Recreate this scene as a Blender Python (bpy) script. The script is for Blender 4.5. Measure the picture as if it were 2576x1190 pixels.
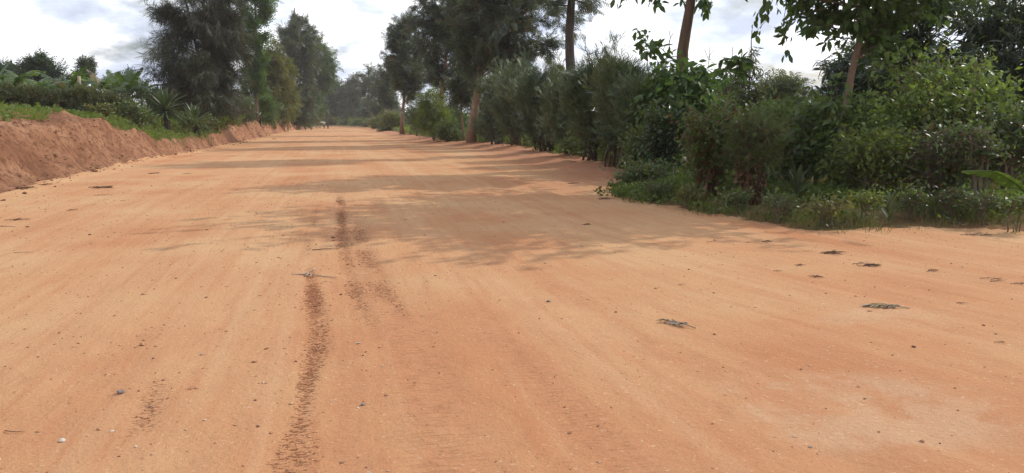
import bpy, math, random
import numpy as np

# ------------------------------------------------------------------ basics
for _o in list(bpy.data.objects):
    bpy.data.objects.remove(_o)
scene = bpy.context.scene
COL = scene.collection
RNG = np.random.default_rng(7)
random.seed(7)

F, CH = 760.0, 1.6
PITCH = math.atan(114.5 / 760)
YAW = math.radians(12.83)
FW = (math.sin(YAW) * math.cos(PITCH), math.cos(YAW) * math.cos(PITCH), -math.sin(PITCH))
RT = (math.cos(YAW), -math.sin(YAW), 0)
UP = (math.sin(YAW) * math.sin(PITCH), math.cos(YAW) * math.sin(PITCH), math.cos(PITCH))
K = 1024 / 2576


def ray(dx, dy):
    a = (dx * K - 512) / F
    b = -(dy * K - 236.5) / F
    return [FW[i] + a * RT[i] + b * UP[i] for i in range(3)]


def gp(dx, dy, z=0.0):
    """survey point on a level surface of height z"""
    r = ray(dx, dy)
    t = (z - CH) / r[2]
    return r[0] * t, r[1] * t


def aty(dx, dy, Y):
    """survey point at distance Y down the road -> x, z"""
    r = ray(dx, dy)
    t = Y / r[1]
    return r[0] * t, CH + r[2] * t


def sst(a, b, x):
    t = np.clip((np.asarray(x, float) - a) / (b - a), 0, 1)
    return t * t * (3 - 2 * t)


_G = np.random.default_rng(3).random((256, 256))


def vnoise(x, y):
    xi = np.floor(x).astype(int); yi = np.floor(y).astype(int)
    fx = x - xi; fy = y - yi
    fx = fx * fx * (3 - 2 * fx); fy = fy * fy * (3 - 2 * fy)
    a = _G[xi % 256, yi % 256]; b = _G[(xi + 1) % 256, yi % 256]
    c = _G[xi % 256, (yi + 1) % 256]; d = _G[(xi + 1) % 256, (yi + 1) % 256]
    return (a * (1 - fx) + b * fx) * (1 - fy) + (c * (1 - fx) + d * fx) * fy


def fbm(x, y, o=4):
    x = np.asarray(x, float); y = np.asarray(y, float)
    s = 0; a = 0.5
    for i in range(o):
        s = s + a * (vnoise(x, y) - 0.5)
        x = x * 2.03 + 17.1; y = y * 2.03 + 5.3; a *= 0.5
    return s * 2      # about -1 .. 1


# ------------------------------------------------------------------ mesh building
class Acc:
    def __init__(s):
        s.V = []; s.L = []; s.T = []; s.R = []; s.n = 0

    def add(s, V, loops, totals, rnd=None):
        V = np.asarray(V, np.float32).reshape(-1, 3)
        s.V.append(V); s.L.append(np.asarray(loops, np.int32).ravel() + s.n)
        s.T.append(np.asarray(totals, np.int32).ravel())
        s.R.append(np.full(len(V), .5, np.float32) if rnd is None else np.asarray(rnd, np.float32).ravel())
        s.n += len(V)

    def build(s, name, mat, parent=None, smooth=True):
        me = bpy.data.meshes.new(name)
        if s.n:
            V = np.concatenate(s.V); L = np.concatenate(s.L); T = np.concatenate(s.T)
            me.vertices.add(len(V)); me.vertices.foreach_set('co', V.ravel())
            me.loops.add(len(L)); me.loops.foreach_set('vertex_index', L)
            me.polygons.add(len(T))
            st = np.zeros(len(T), np.int32); st[1:] = np.cumsum(T)[:-1]
            me.polygons.foreach_set('loop_start', st)
            a = me.attributes.new('rnd', 'FLOAT', 'POINT'); a.data.foreach_set('value', np.concatenate(s.R))
            me.update(calc_edges=True)
            if not smooth:
                me.shade_flat()
        me.materials.append(mat)
        o = bpy.data.objects.new(name, me)
        COL.objects.link(o)
        if parent is not None:
            o.parent = parent
        return o


def nrm(v):
    return v / np.maximum(np.linalg.norm(v, axis=-1, keepdims=True), 1e-9)


def template(verts, faces):
    return (np.array(verts, float), np.array([i for f in faces for i in f], np.int32), np.array([len(f) for f in faces], np.int32))


def strips(lst):
    """narrow bent strips: each (p0, p1, p2, w) -> two quads"""
    v = []; f = []
    for p0, p1, p2, w in lst:
        p0, p1, p2 = map(np.array, (p0, p1, p2)); d = p2 - p0
        s = np.cross(d, (0, 0, 1.0)); n = np.linalg.norm(s)
        s = (s / n if n > 1e-6 else np.array((1., 0, 0))) * w
        b = len(v)
        v += [p0 - s * .6, p0 + s * .6, p1 - s, p1 + s, p2 - s * .25, p2 + s * .25]
        f += [(b, b + 1, b + 3, b + 2), (b + 2, b + 3, b + 5, b + 4)]
    return template(v, f)


def _frond():
    l = [((0, 0, 0), (0, .5, .02), (0, 1, -.06), .012)]
    for i, y in enumerate((.18, .34, .5, .66, .8)):
        r = .34 - .05 * i
        for s in (-1, 1):
            l.append(((0, y, 0), (s * r * .55, y + .1, .04), (s * r, y + .2, -.05), .035))
    return strips(l)


def _needle():
    l = []
    rr = random.Random(4)
    for i in range(7):
        a = rr.uniform(-.32, .32); z = rr.uniform(-.2, .2)
        l.append(((a * .2, 0, 0), (a * .7, .5, z), (a * 1.2, 1 + rr.uniform(-.25, .1), z - .18), .014))
    return strips(l)


def _pencil():
    l = [((0, 0, 0), (.02, .3, 0), (0, .55, .02), .026)]
    for a, z, y in ((-.2, .05, .3), (.22, -.06, .35), (.06, .2, .5), (-.1, -.17, .5), (.0, .03, .52)):
        l.append(((0, y, 0), (a * .6, y + .25, z * .6), (a, 1.0 - abs(a) * .3, z), .02))
    return strips(l)


def _leafy_tip():
    l = []
    for a, y in ((-.5, .1), (.5, .15), (-.45, .4), (.45, .45), (-.3, .65), (.3, .7), (0, .8)):
        l.append(((0, y, 0), (a * .5, y + .12, .04), (a, y + .2, -.08), .07))
    return strips(l)


def _big():
    v = [(0, 0, 0), (-.17, .22, .05), (-.23, .55, .04), (-.11, .85, -.04), (0, 1, -.12), (.11, .85, -.04), (.23, .55, .04), (.17, .22, .05),
         (0, .22, 0), (0, .55, -.03), (0, .85, -.09)]
    f = [(0, 8, 1), (1, 8, 9, 2), (2, 9, 10, 3), (3, 10, 4), (0, 7, 8), (7, 6, 9, 8), (6, 5, 10, 9), (5, 4, 10)]
    return template(v, f)


def _lance():
    v = [(0, 0, 0), (-.1, .35, .02), (-.085, .65, -.05), (0, 1, -.22), (.085, .65, -.05), (.1, .35, .02), (0, .35, -.02), (0, .65, -.09)]
    f = [(0, 6, 1), (1, 6, 7, 2), (2, 7, 3), (0, 5, 6), (5, 4, 7, 6), (4, 3, 7)]
    return template(v, f)


def _simple():
    v = [(0, 0, 0), (-.26, .45, .07), (0, 1, -.08), (.26, .45, .07), (0, .5, 0)]
    return template(v, [(0, 4, 1), (1, 4, 2), (0, 3, 4), (4, 3, 2)])


def _spray():
    """a short twig with seven small leaves, for crowns seen from afar"""
    v = []; f = []
    rr = random.Random(9)
    for i in range(7):
        y = i * .13; s = -1 if i % 2 else 1
        b = len(v); a = np.array((s * .05, y, 0)); d = np.array((s * rr.uniform(.22, .36), rr.uniform(.1, .3), rr.uniform(-.18, .12)))
        w = np.cross(d, (0, 0, 1.)); w = w / np.linalg.norm(w) * .085
        v += [a, a + d * .5 - w, a + d, a + d * .5 + w]; f.append((b, b + 1, b + 2, b + 3))
    return template(v, f)


def _blade():
    return strips([((0, 0, 0), (0, .55, .04), (0, 1, .28), .03)])


TPL = dict(frond=_frond(), needle=_needle(), pencil=_pencil(), tip=_leafy_tip(), big=_big(), lance=_lance(), simple=_simple(), spray=_spray(), blade=_blade())


def scatter(acc, kind, P, D, size, rng, droop=.3, spread=.7, var=.35, flat=.7):
    """leaf elements at P, growing along D"""
    tv, tl, tt = TPL[kind]
    n = len(P)
    if n == 0:
        return
    Y = nrm(nrm(D) + spread * rng.normal(size=(n, 3)) + np.array((0, 0, -droop)))
    U = np.array((0, 0, 1.)) + flat * rng.normal(size=(n, 3))
    X = nrm(np.cross(Y, U)); Z = np.cross(X, Y)
    S = size * (1 + var * rng.uniform(-1, 1, n))
    V = P[:, None, :] + S[:, None, None] * (tv[None, :, 0:1] * X[:, None] + tv[None, :, 1:2] * Y[:, None] + tv[None, :, 2:3] * Z[:, None])
    k = len(tv)
    L = (tl[None, :] + (np.arange(n) * k)[:, None]).ravel()
    acc.add(V, L, np.tile(tt, n), np.repeat(rng.random(n), k))


def tube(acc, pts, rad, sides=7, rnd=None):
    pts = np.asarray(pts, float); rad = np.asarray(rad, float)
    n = len(pts)
    T = nrm(np.gradient(pts, axis=0))
    ref = np.array((0, 1., 0.1)) if abs(T[:, 1]).mean() < .8 else np.array((1., 0, .1))
    A = nrm(np.cross(T, ref)); B = np.cross(T, A)
    th = np.arange(sides) * 2 * math.pi / sides
    V = pts[:, None] + rad[:, None, None] * (np.cos(th)[None, :, None] * A[:, None] + np.sin(th)[None, :, None] * B[:, None])
    i = np.arange(n - 1)[:, None] * sides; j = np.arange(sides)[None]; j2 = (j + 1) % sides
    Q = np.stack([i + j, i + j2, i + sides + j2, i + sides + j], -1).reshape(-1, 4)
    loops = np.concatenate([Q.ravel(), np.arange(sides)[::-1], (n - 1) * sides + np.arange(sides)])
    tot = np.concatenate([np.full(len(Q), 4), [sides, sides]])
    acc.add(V, loops, tot, None if rnd is None else np.full(n * sides, rnd))


def smooth_path(pts, m, wob=0, rng=RNG):
    pts = np.asarray(pts, float)
    d = np.r_[0, np.cumsum(np.linalg.norm(np.diff(pts, axis=0), axis=1))]
    t = np.linspace(0, d[-1], m)
    out = np.stack([np.interp(t, d, pts[:, k]) for k in range(3)], 1)
    for _ in range(2):
        out[1:-1] = .25 * out[:-2] + .5 * out[1:-1] + .25 * out[2:]
    if wob:
        w = np.cumsum(rng.normal(size=(m, 3)), 0) * wob / math.sqrt(m)
        w -= np.linspace(0, 1, m)[:, None] * w[-1]
        out += w
    return out


# ------------------------------------------------------------------ materials
def mat(name):
    m = bpy.data.materials.new(name); m.use_nodes = True
    nt = m.node_tree
    for n in list(nt.nodes):
        nt.nodes.remove(n)
    return m, nt


def N(nt, typ, **kw):
    n = nt.nodes.new(typ)
    for k, v in kw.items():
        if k.startswith('i_'):
            n.inputs[k[2:].replace('_', ' ')].default_value = v
        else:
            setattr(n, k, v)
    return n


def ramp(nt, fac, stops):
    r = nt.nodes.new('ShaderNodeValToRGB')
    e = r.color_ramp.elements
    while len(e) < len(stops):
        e.new(.5)
    for el, (p, c) in zip(e, stops):
        el.position = p; el.color = (*c, 1) if len(c) == 3 else c
    nt.links.new(fac, r.inputs[0])
    return r.outputs[0]


def math_(nt, op, a, b=None, clamp=False):
    n = nt.nodes.new('ShaderNodeMath'); n.operation = op; n.use_clamp = clamp
    for i, v in enumerate((a, b)):
        if v is None:
            continue
        if isinstance(v, (int, float)):
            n.inputs[i].default_value = v
        else:
            nt.links.new(v, n.inputs[i])
    return n.outputs[0]


def mixc(nt, fac, a, b, blend='MIX'):
    n = nt.nodes.new('ShaderNodeMix'); n.data_type = 'RGBA'; n.blend_type = blend
    for s, v in ((n.inputs['Factor'], fac), (n.inputs[6], a), (n.inputs[7], b)):
        if isinstance(v, (int, float)):
            s.default_value = v
        elif isinstance(v, tuple):
            s.default_value = (*v, 1)
        else:
            nt.links.new(v, s)
    return n.outputs[2]


def noise(nt, scale, detail=4, rough=.55, vec=None, sc3=None):
    n = N(nt, 'ShaderNodeTexNoise'); n.inputs['Scale'].default_value = scale; n.inputs['Detail'].default_value = detail; n.inputs['Roughness'].default_value = rough
    if vec is None:
        g = N(nt, 'ShaderNodeNewGeometry'); vec = g.outputs['Position']
    if sc3 is not None:
        mp = N(nt, 'ShaderNodeMapping'); mp.inputs['Scale'].default_value = sc3
        nt.links.new(vec, mp.inputs[0]); vec = mp.outputs[0]
    nt.links.new(vec, n.inputs['Vector'])
    return n.outputs['Fac']


def attr(nt, name):
    return N(nt, 'ShaderNodeAttribute', attribute_name=name).outputs['Fac']


def out(nt, sh):
    o = N(nt, 'ShaderNodeOutputMaterial'); nt.links.new(sh, o.inputs['Surface'])


def leaf_mat(name, dark, pale_tone, dead=None, trans=.35, clump=.5, spec=.25, rough=.5):
    m, nt = mat(name)
    c = ramp(nt, attr(nt, 'rnd'), [(0, dark), (1, pale_tone)])  # each leaf takes its own random tone from dark to pale
    n = noise(nt, clump, 3)
    c = mixc(nt, ramp(nt, n, [(.35, (0, 0, 0)), (.68, (1, 1, 1))]), c, tuple(min(1, v * k) for v, k in zip(pale_tone, (1.15, 1.1, .8))))
    if dead is not None:
        d = math_(nt, 'GREATER_THAN', attr(nt, 'rnd'), dead[1])
        c = mixc(nt, d, c, dead[0])
    p = N(nt, 'ShaderNodeBsdfPrincipled'); p.inputs['Roughness'].default_value = rough
    p.inputs['Specular IOR Level'].default_value = spec
    nt.links.new(c, p.inputs['Base Color'])
    t = N(nt, 'ShaderNodeBsdfTranslucent')
    tc = mixc(nt, 1.0, c, (1.25, 1.3, .55), 'MULTIPLY')
    nt.links.new(tc, t.inputs['Color'])
    mx = N(nt, 'ShaderNodeMixShader'); mx.inputs[0].default_value = trans
    nt.links.new(p.outputs[0], mx.inputs[1]); nt.links.new(t.outputs[0], mx.inputs[2])
    out(nt, mx.outputs[0])
    return m


def bark_mat(name, a, b, scale=5, stretch=.25, bump=.5):
    m, nt = mat(name)
    n = noise(nt, scale, 6, .65, sc3=(1, 1, stretch))
    c = ramp(nt, n, [(.3, a), (.7, b)])
    p = N(nt, 'ShaderNodeBsdfPrincipled'); p.inputs['Roughness'].default_value = .9; p.inputs['Specular IOR Level'].default_value = .1
    nt.links.new(c, p.inputs['Base Color'])
    bp = N(nt, 'ShaderNodeBump'); bp.inputs['Strength'].default_value = bump; bp.inputs['Distance'].default_value = .03
    nt.links.new(noise(nt, scale * 4, 5, .7, sc3=(1, 1, stretch * .7)), bp.inputs['Height'])
    nt.links.new(bp.outputs[0], p.inputs['Normal'])
    out(nt, p.outputs[0])
    return m


def plain_mat(name, c, rough=.8, var=.25, scale=20, spec=.2):
    m, nt = mat(name)
    n = noise(nt, scale, 4)
    col = ramp(nt, n, [(.3, tuple(v * (1 - var) for v in c)), (.7, tuple(min(1, v * (1 + var)) for v in c))])
    p = N(nt, 'ShaderNodeBsdfPrincipled'); p.inputs['Roughness'].default_value = rough; p.inputs['Specular IOR Level'].default_value = spec
    nt.links.new(col, p.inputs['Base Color'])
    out(nt, p.outputs[0])
    return m


LM = dict(
    grevillea=leaf_mat('grevillea_leaf', (0.032, 0.050, 0.042), (0.095, 0.119, 0.085), ((.13, .085, .05), .95), spec=.4, rough=.42),
    casuarina=leaf_mat('casuarina_needle', (0.036, 0.050, 0.044), (0.091, 0.101, 0.078), ((.10, .07, .048), .85), trans=.2),
    broad=leaf_mat('broad_leaf', (0.044, 0.081, 0.035), (0.102, 0.168, 0.072)),
    khaki=leaf_mat('khaki_leaf', (0.066, 0.084, 0.031), (0.150, 0.162, 0.066), ((.15, .10, .05), .93)),
    dark=leaf_mat('dark_leaf', (0.021, 0.037, 0.023), (0.048, 0.075, 0.040), spec=.45, rough=.38),
    pencil=leaf_mat('pencil_twig', (.042, .07, .042), (.115, .155, .09), trans=.12, spec=.4, rough=.4),
    light=leaf_mat('light_leaf', (.075, .115, .046), (.165, .225, .088), ((.16, .14, .05), .97), trans=.45, spec=.4, rough=.42),
    mid=leaf_mat('mid_leaf', (.048, .076, .034), (.112, .155, .064), ((.15, .10, .05), .96), trans=.4, spec=.4, rough=.42),
    yellow=leaf_mat('yellow_green_leaf', (.075, .105, .034), (.165, .205, .072), trans=.45),
    rusty=leaf_mat('rusty_vine_leaf', (0.056, 0.094, 0.038), (0.114, 0.155, 0.060), ((.13, .07, .04), .8), trans=.4, spec=.4, rough=.42),
    grass=leaf_mat('grass_blade', (.055, .078, .028), (.12, .145, .055), ((.23, .165, .09), .7), trans=.35, clump=1.2),
    cover=leaf_mat('ground_cover_leaf', (.052, .082, .03), (.115, .155, .055), trans=.4, clump=1.0),
    yucca=leaf_mat('yucca_leaf', (.035, .065, .035), (.10, .14, .075), ((.25, .24, .15), .93), trans=.15, spec=.5, rough=.4),
    agave=leaf_mat('agave_leaf', (.05, .075, .04), (.075, .10, .055), trans=.1, spec=.3),
    banana=leaf_mat('banana_leaf', (.06, .11, .035), (.13, .19, .07), ((.25, .19, .09), .94), trans=.45, spec=.5, rough=.35),
    banana_young=leaf_mat('young_banana_leaf', (.045, .075, .035), (.08, .115, .055), trans=.35, spec=.5, rough=.35),
    hedge=leaf_mat('dusty_hedge_leaf', (.04, .055, .034), (.10, .115, .065), ((.14, .10, .06), .85), trans=.3),
    bank_grass=leaf_mat('bank_grass_blade', (.07, .115, .03), (.16, .22, .065), ((.24, .19, .09), .9), trans=.4, clump=1.2),
    dead=leaf_mat('dead_leaf', (.065, .036, .024), (.15, .085, .055), trans=.15),
    feather=leaf_mat('feathery_leaf', (.065, .085, .05), (.12, .14, .08), trans=.35),
    far=leaf_mat('far_leaf', (.03, .046, .032), (.065, .085, .052)),
)
BK = dict(
    pale=bark_mat('pale_bark', (.16, .10, .07), (.30, .21, .15)),
    dark=bark_mat('dark_bark', (.055, .042, .035), (.12, .095, .08)),
    brown=bark_mat('brown_bark', (.10, .065, .045), (.20, .135, .095)),
    dusty=bark_mat('dusty_red_bark', (.20, .115, .07), (.32, .20, .13)),
    twig=bark_mat('twig_bark', (.11, .085, .06), (.24, .19, .14), 12),
    green=bark_mat('green_stem', (.07, .085, .04), (.14, .15, .08), 8),
)

# ------------------------------------------------------------------ terrain
TOE = np.array([(-7.4, -80), (-7.3, 5), (-7.36, 18.95), (-7.64, 23.6), (-8.05, 31.3), (-7.81, 36.8), (-7.75, 46.6), (-7.85, 65.6), (-8.2, 115), (-7.8, 150), (-7.0, 200), (-9.5, 232), (-19, 262), (-60, 330)])
EDGE = np.array([(6.62, 10.4), (6.5, 11.6), (5.98, 12.46), (5.9, 13.8), (5.9, 15.9), (6.8, 17.6), (8.4, 21.0), (8.84, 22.8), (9.62, 28.7), (9.31, 32.1), (10.1, 41.3), (9.6, 52.8), (8.2, 60), (7.9, 82), (8.8, 175), (7.5, 205), (2.5, 235), (-6, 255), (-40, 310)])
EDGY = np.array([(5.0, 12.6), (5.98, 12.0), (6.52, 11.2), (6.62, 10.4), (7.07, 9.85), (8.3, 9.97), (9.5, 9.6), (10.5, 8.7), (14, 7.9), (40, 7.0), (70, 6)])


def xl(y):
    return np.interp(y, TOE[:, 1], TOE[:, 0]) + .16 * fbm(np.asarray(y) * .55, np.asarray(y) * 0 + 3.1, 3)


def d_right(x, y):
    a = x - np.interp(y, EDGE[:, 1], EDGE[:, 0])
    b = y - np.interp(x, EDGY[:, 0], EDGY[:, 1])
    b = np.where(x < 5.5, 99, b)
    return np.minimum(a, b) + .4 * fbm(x * .7, y * .7, 3) + .28 * fbm(x * 2.4, y * 2.4, 3)


def d_left(x, y):
    return xl(y) - x


def height(x, y):
    x = np.asarray(x, float); y = np.asarray(y, float)
    z = .02 * fbm(x * .25, y * .12, 3) + .008 * fbm(x * 1.6 + 9, y * .5, 3)
    dl = d_left(x, y)
    rough = fbm(x * .9, y * .9, 5)
    h1 = np.interp(y, (-80, 10, 28, 33, 36, 40, 60, 72, 90, 150, 200, 225, 250), (1.3, 1.4, 1.5, 1.55, 1.15, .68, .8, 1.1, 1.7, 1.8, 1.6, .8, .3))
    w1 = np.interp(y, (-80, 28, 34, 38, 60, 80, 200), (1.35, 1.3, 1.1, .42, .45, .9, 1.1))
    h2 = np.interp(y, (-80, 25, 45, 60, 90, 150, 220, 260), (2.1, 2.15, 1.8, 1.85, 2.0, 2.0, 1.4, .3))
    t = np.clip(dl / w1, 0, 1)
    face = np.where(t < .5, .62 * t, .31 + 1.38 * (t - .5)) * .6 + .4 * sst(0, 1, t)
    zl = h1 * face + (h2 - h1) * sst(0, 3.4, dl - w1 * .9) + .15 * sst(4, 14, dl)
    lump = (fbm(x * 1.1, y * .8, 4) * .24 + fbm(x * .7, y * 2.4, 4) * .26 + fbm(x * 4, y * 2.4, 3) * .12) * sst(0, .35, dl) * (1 - .75 * sst(1.5, 4, dl - w1))
    mound = .12 * np.exp(-(((x + 10.0) / 2.2) ** 2 + ((y - 34.0) / 4.0) ** 2))
    z = z + np.where(dl > 0, zl + lump + mound, 0)
    # rim of loose soil along the toe
    z = z + .05 * np.exp(-((dl + .15) / .3) ** 2) * (1 + rough)
    dr = d_right(x, y)
    berm = .20 * sst(-2.6, .2, x - np.interp(y, EDGE[:, 1], EDGE[:, 0])) * sst(22, 30, y)
    z = z + np.where(dl < 0, berm + .22 * sst(-.2, 2.5, dr) + .05 * rough * sst(-.6, .6, dr) + .16 * fbm(x * 1.1, y * .8, 5) * sst(-3.5, -.6, dr) * sst(16, 24, y), 0)
    # shallow tracks and grader ridges
    lane = lane_of(x, y)
    near = 1 - sst(25, 40, y)
    inroad = sst(-.2, -.8, dr) * sst(-.1, -.5, dl)
    z = z + inroad * near * (.009 * fbm(lane * 1.6, y * .06, 3) + .0015 * np.sin(lane * 9 + 2 * fbm(lane, y * .2, 2)))
    z = z - inroad * .014 * track_of(x, y)
    z = z + inroad * (1 - sst(5, 10, y)) * (.010 * fbm(x * 6.5, y * 6.5, 3) + .012 * fbm(x * 2.6, y * 2.0, 3) * sst(-.1, .4, fbm(x * .5 + 4, y * .4, 2)))
    # far land rises gently
    r = np.hypot(x, y)
    z = z + 13 * sst(330, 1100, r) * (1 + .5 * fbm(x * .003, y * .003, 3))
    return z


def lane_of(x, y):
    return x - .055 * np.maximum(0, 12 - y) ** 1.55 * sst(.8, 5, x) - .012 * np.maximum(0, 16 - y) * np.maximum(0, -x - 1)


def band(v, w, soft):
    return 1 - sst(w - soft, w + soft, np.abs(v))


def track_of(x, y):
    c = np.interp(y, (2, 3.4, 3.75, 4.1, 4.8, 5.7, 6.6, 8.2, 11), (-.36, -.27, -.25, -.245, -.235, -.19, -.235, -.33, -.38))
    w = np.interp(y, (2, 3.2, 3.6, 4.0, 4.4, 4.9, 5.5, 6.5, 7.4, 8.3), (.10, .10, .11, .06, .035, .045, .075, .08, .065, .025))
    a = band(x - c, w, .045) * sst(8.9, 8.2, y)
    c2 = np.interp(y, (5, 6, 7.2, 9.4, 12, 15, 19), (.30, .22, .12, .03, .02, .03, -.06))
    b = band(x - c2, .07, .06) * sst(5.6, 6.6, y) * sst(19, 15, y) * .8
    b2 = band(x - c2 - .24, .1, .1) * sst(5.8, 6.8, y) * sst(14, 10, y) * .55
    c3 = -.42 - .15 * (y - 10)*.1
    b3 = band(x + .42, .06, .06) * sst(9, 10, y) * sst(17, 13, y) * .6
    b4 = band(x + 1.05 + .09 * (y - 4), .05, .06) * sst(3.0, 3.4, y) * sst(5.2, 4.6, y) * .5
    gap = sst(-.35, .25, fbm(x * 3, y * 1.1, 3))
    return np.clip(np.maximum.reduce([a * (.45 + .5 * gap), b * (.3 + .7 * gap), b2 * gap, b3 * gap * .55, b4 * gap]), 0, 1)


def tread_of(x, y):
    l = lane_of(x, y)
    a = band(x - np.interp(y, (2, 3.5, 5, 7, 10, 15), (.45, .45, .48, .36, .22, .1)), .2, .16) * sst(19, 9, y)
    b = band(x + .02, .06, .05) * sst(6, 5, y) * .6
    c = band(l - .62, .1, .1) * sst(2, 3, y) * sst(9, 6, y) * .5
    d = band(l - 1.35 + .04 * y, .12, .1) * sst(8, 5, y) * .9
    return np.clip(np.maximum.reduce([a, b, c, d]), 0, 1)


def geo(a, b, s0, g):
    o = [a]; s = s0
    while o[-1] < b:
        o.append(o[-1] + s); s *= g
    return np.array(o)


XS = np.unique(np.round(np.concatenate([np.arange(-2.2, 2.4, .035), -geo(2.2, 16, .05, 1.012), -geo(16.5, 1300, .5, 1.13), geo(2.4, 13, .05, 1.012), geo(13.4, 1300, .4, 1.13)]), 3))
YS = np.unique(np.round(np.concatenate([-geo(0, 500, .4, 1.12), geo(0, 2.6, .2, 1), np.arange(2.6, 9, .035), geo(9, 300, .045, 1.011), geo(305, 1600, 5, 1.09)]), 3))
GX, GY = np.meshgrid(XS, YS)
GZ = height(GX, GY)
nx, ny = len(XS), len(YS)
cx = .5 * (GX[:-1, :-1] + GX[1:, 1:]); cy = .5 * (GY[:-1, :-1] + GY[1:, 1:])
DLc = d_left(cx, cy); DRc = d_right(cx, cy)
is_road = (DLc <= 0) & (DRc < .12) & (cy > -90) & (cy < 300) & (cx < 65)
is_bank = (DLc > 0) & (DLc < 5.2) & (cy > -90) & (cy < 235)
is_ground = ~is_road & ~is_bank


def sheet(name, mask, material, attrs=False):
    ii, jj = np.nonzero(mask)
    a = ii * nx + jj
    Q = np.stack([a, a + 1, a + nx + 1, a + nx], 1)
    u, inv = np.unique(Q.ravel(), return_inverse=True)
    V = np.stack([GX.ravel()[u], GY.ravel()[u], GZ.ravel()[u]], 1)
    A = Acc(); A.add(V, inv, np.full(len(Q), 4))
    o = A.build(name, material)
    if attrs:
        x, y = V[:, 0], V[:, 1]
        pale = np.clip(sst(.25, .6, fbm(x * .35 + 3, y * .35, 3) * .6 + .25 * fbm(lane_of(x, y) * 1.5, y * .3, 4) + .9 * np.exp(-(((x - gp(2120, 1020)[0]) / .9) ** 2 + ((y - gp(2120, 1020)[1]) / .75) ** 2)) + .6 * np.exp(-(((x - gp(2200, 800)[0]) / 1.1) ** 2 + ((y - gp(2200, 800)[1]) / .5) ** 2))), 0, 1)
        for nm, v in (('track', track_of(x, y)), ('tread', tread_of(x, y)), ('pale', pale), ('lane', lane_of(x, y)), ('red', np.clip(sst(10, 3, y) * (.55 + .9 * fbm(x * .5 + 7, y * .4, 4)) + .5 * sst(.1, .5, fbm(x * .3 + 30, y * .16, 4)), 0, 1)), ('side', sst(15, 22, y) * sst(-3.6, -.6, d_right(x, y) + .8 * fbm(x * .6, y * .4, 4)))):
            at = o.data.attributes.new(nm, 'FLOAT', 'POINT'); at.data.foreach_set('value', v.astype(np.float32))
    o['kind'] = 'structure'
    return o


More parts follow.
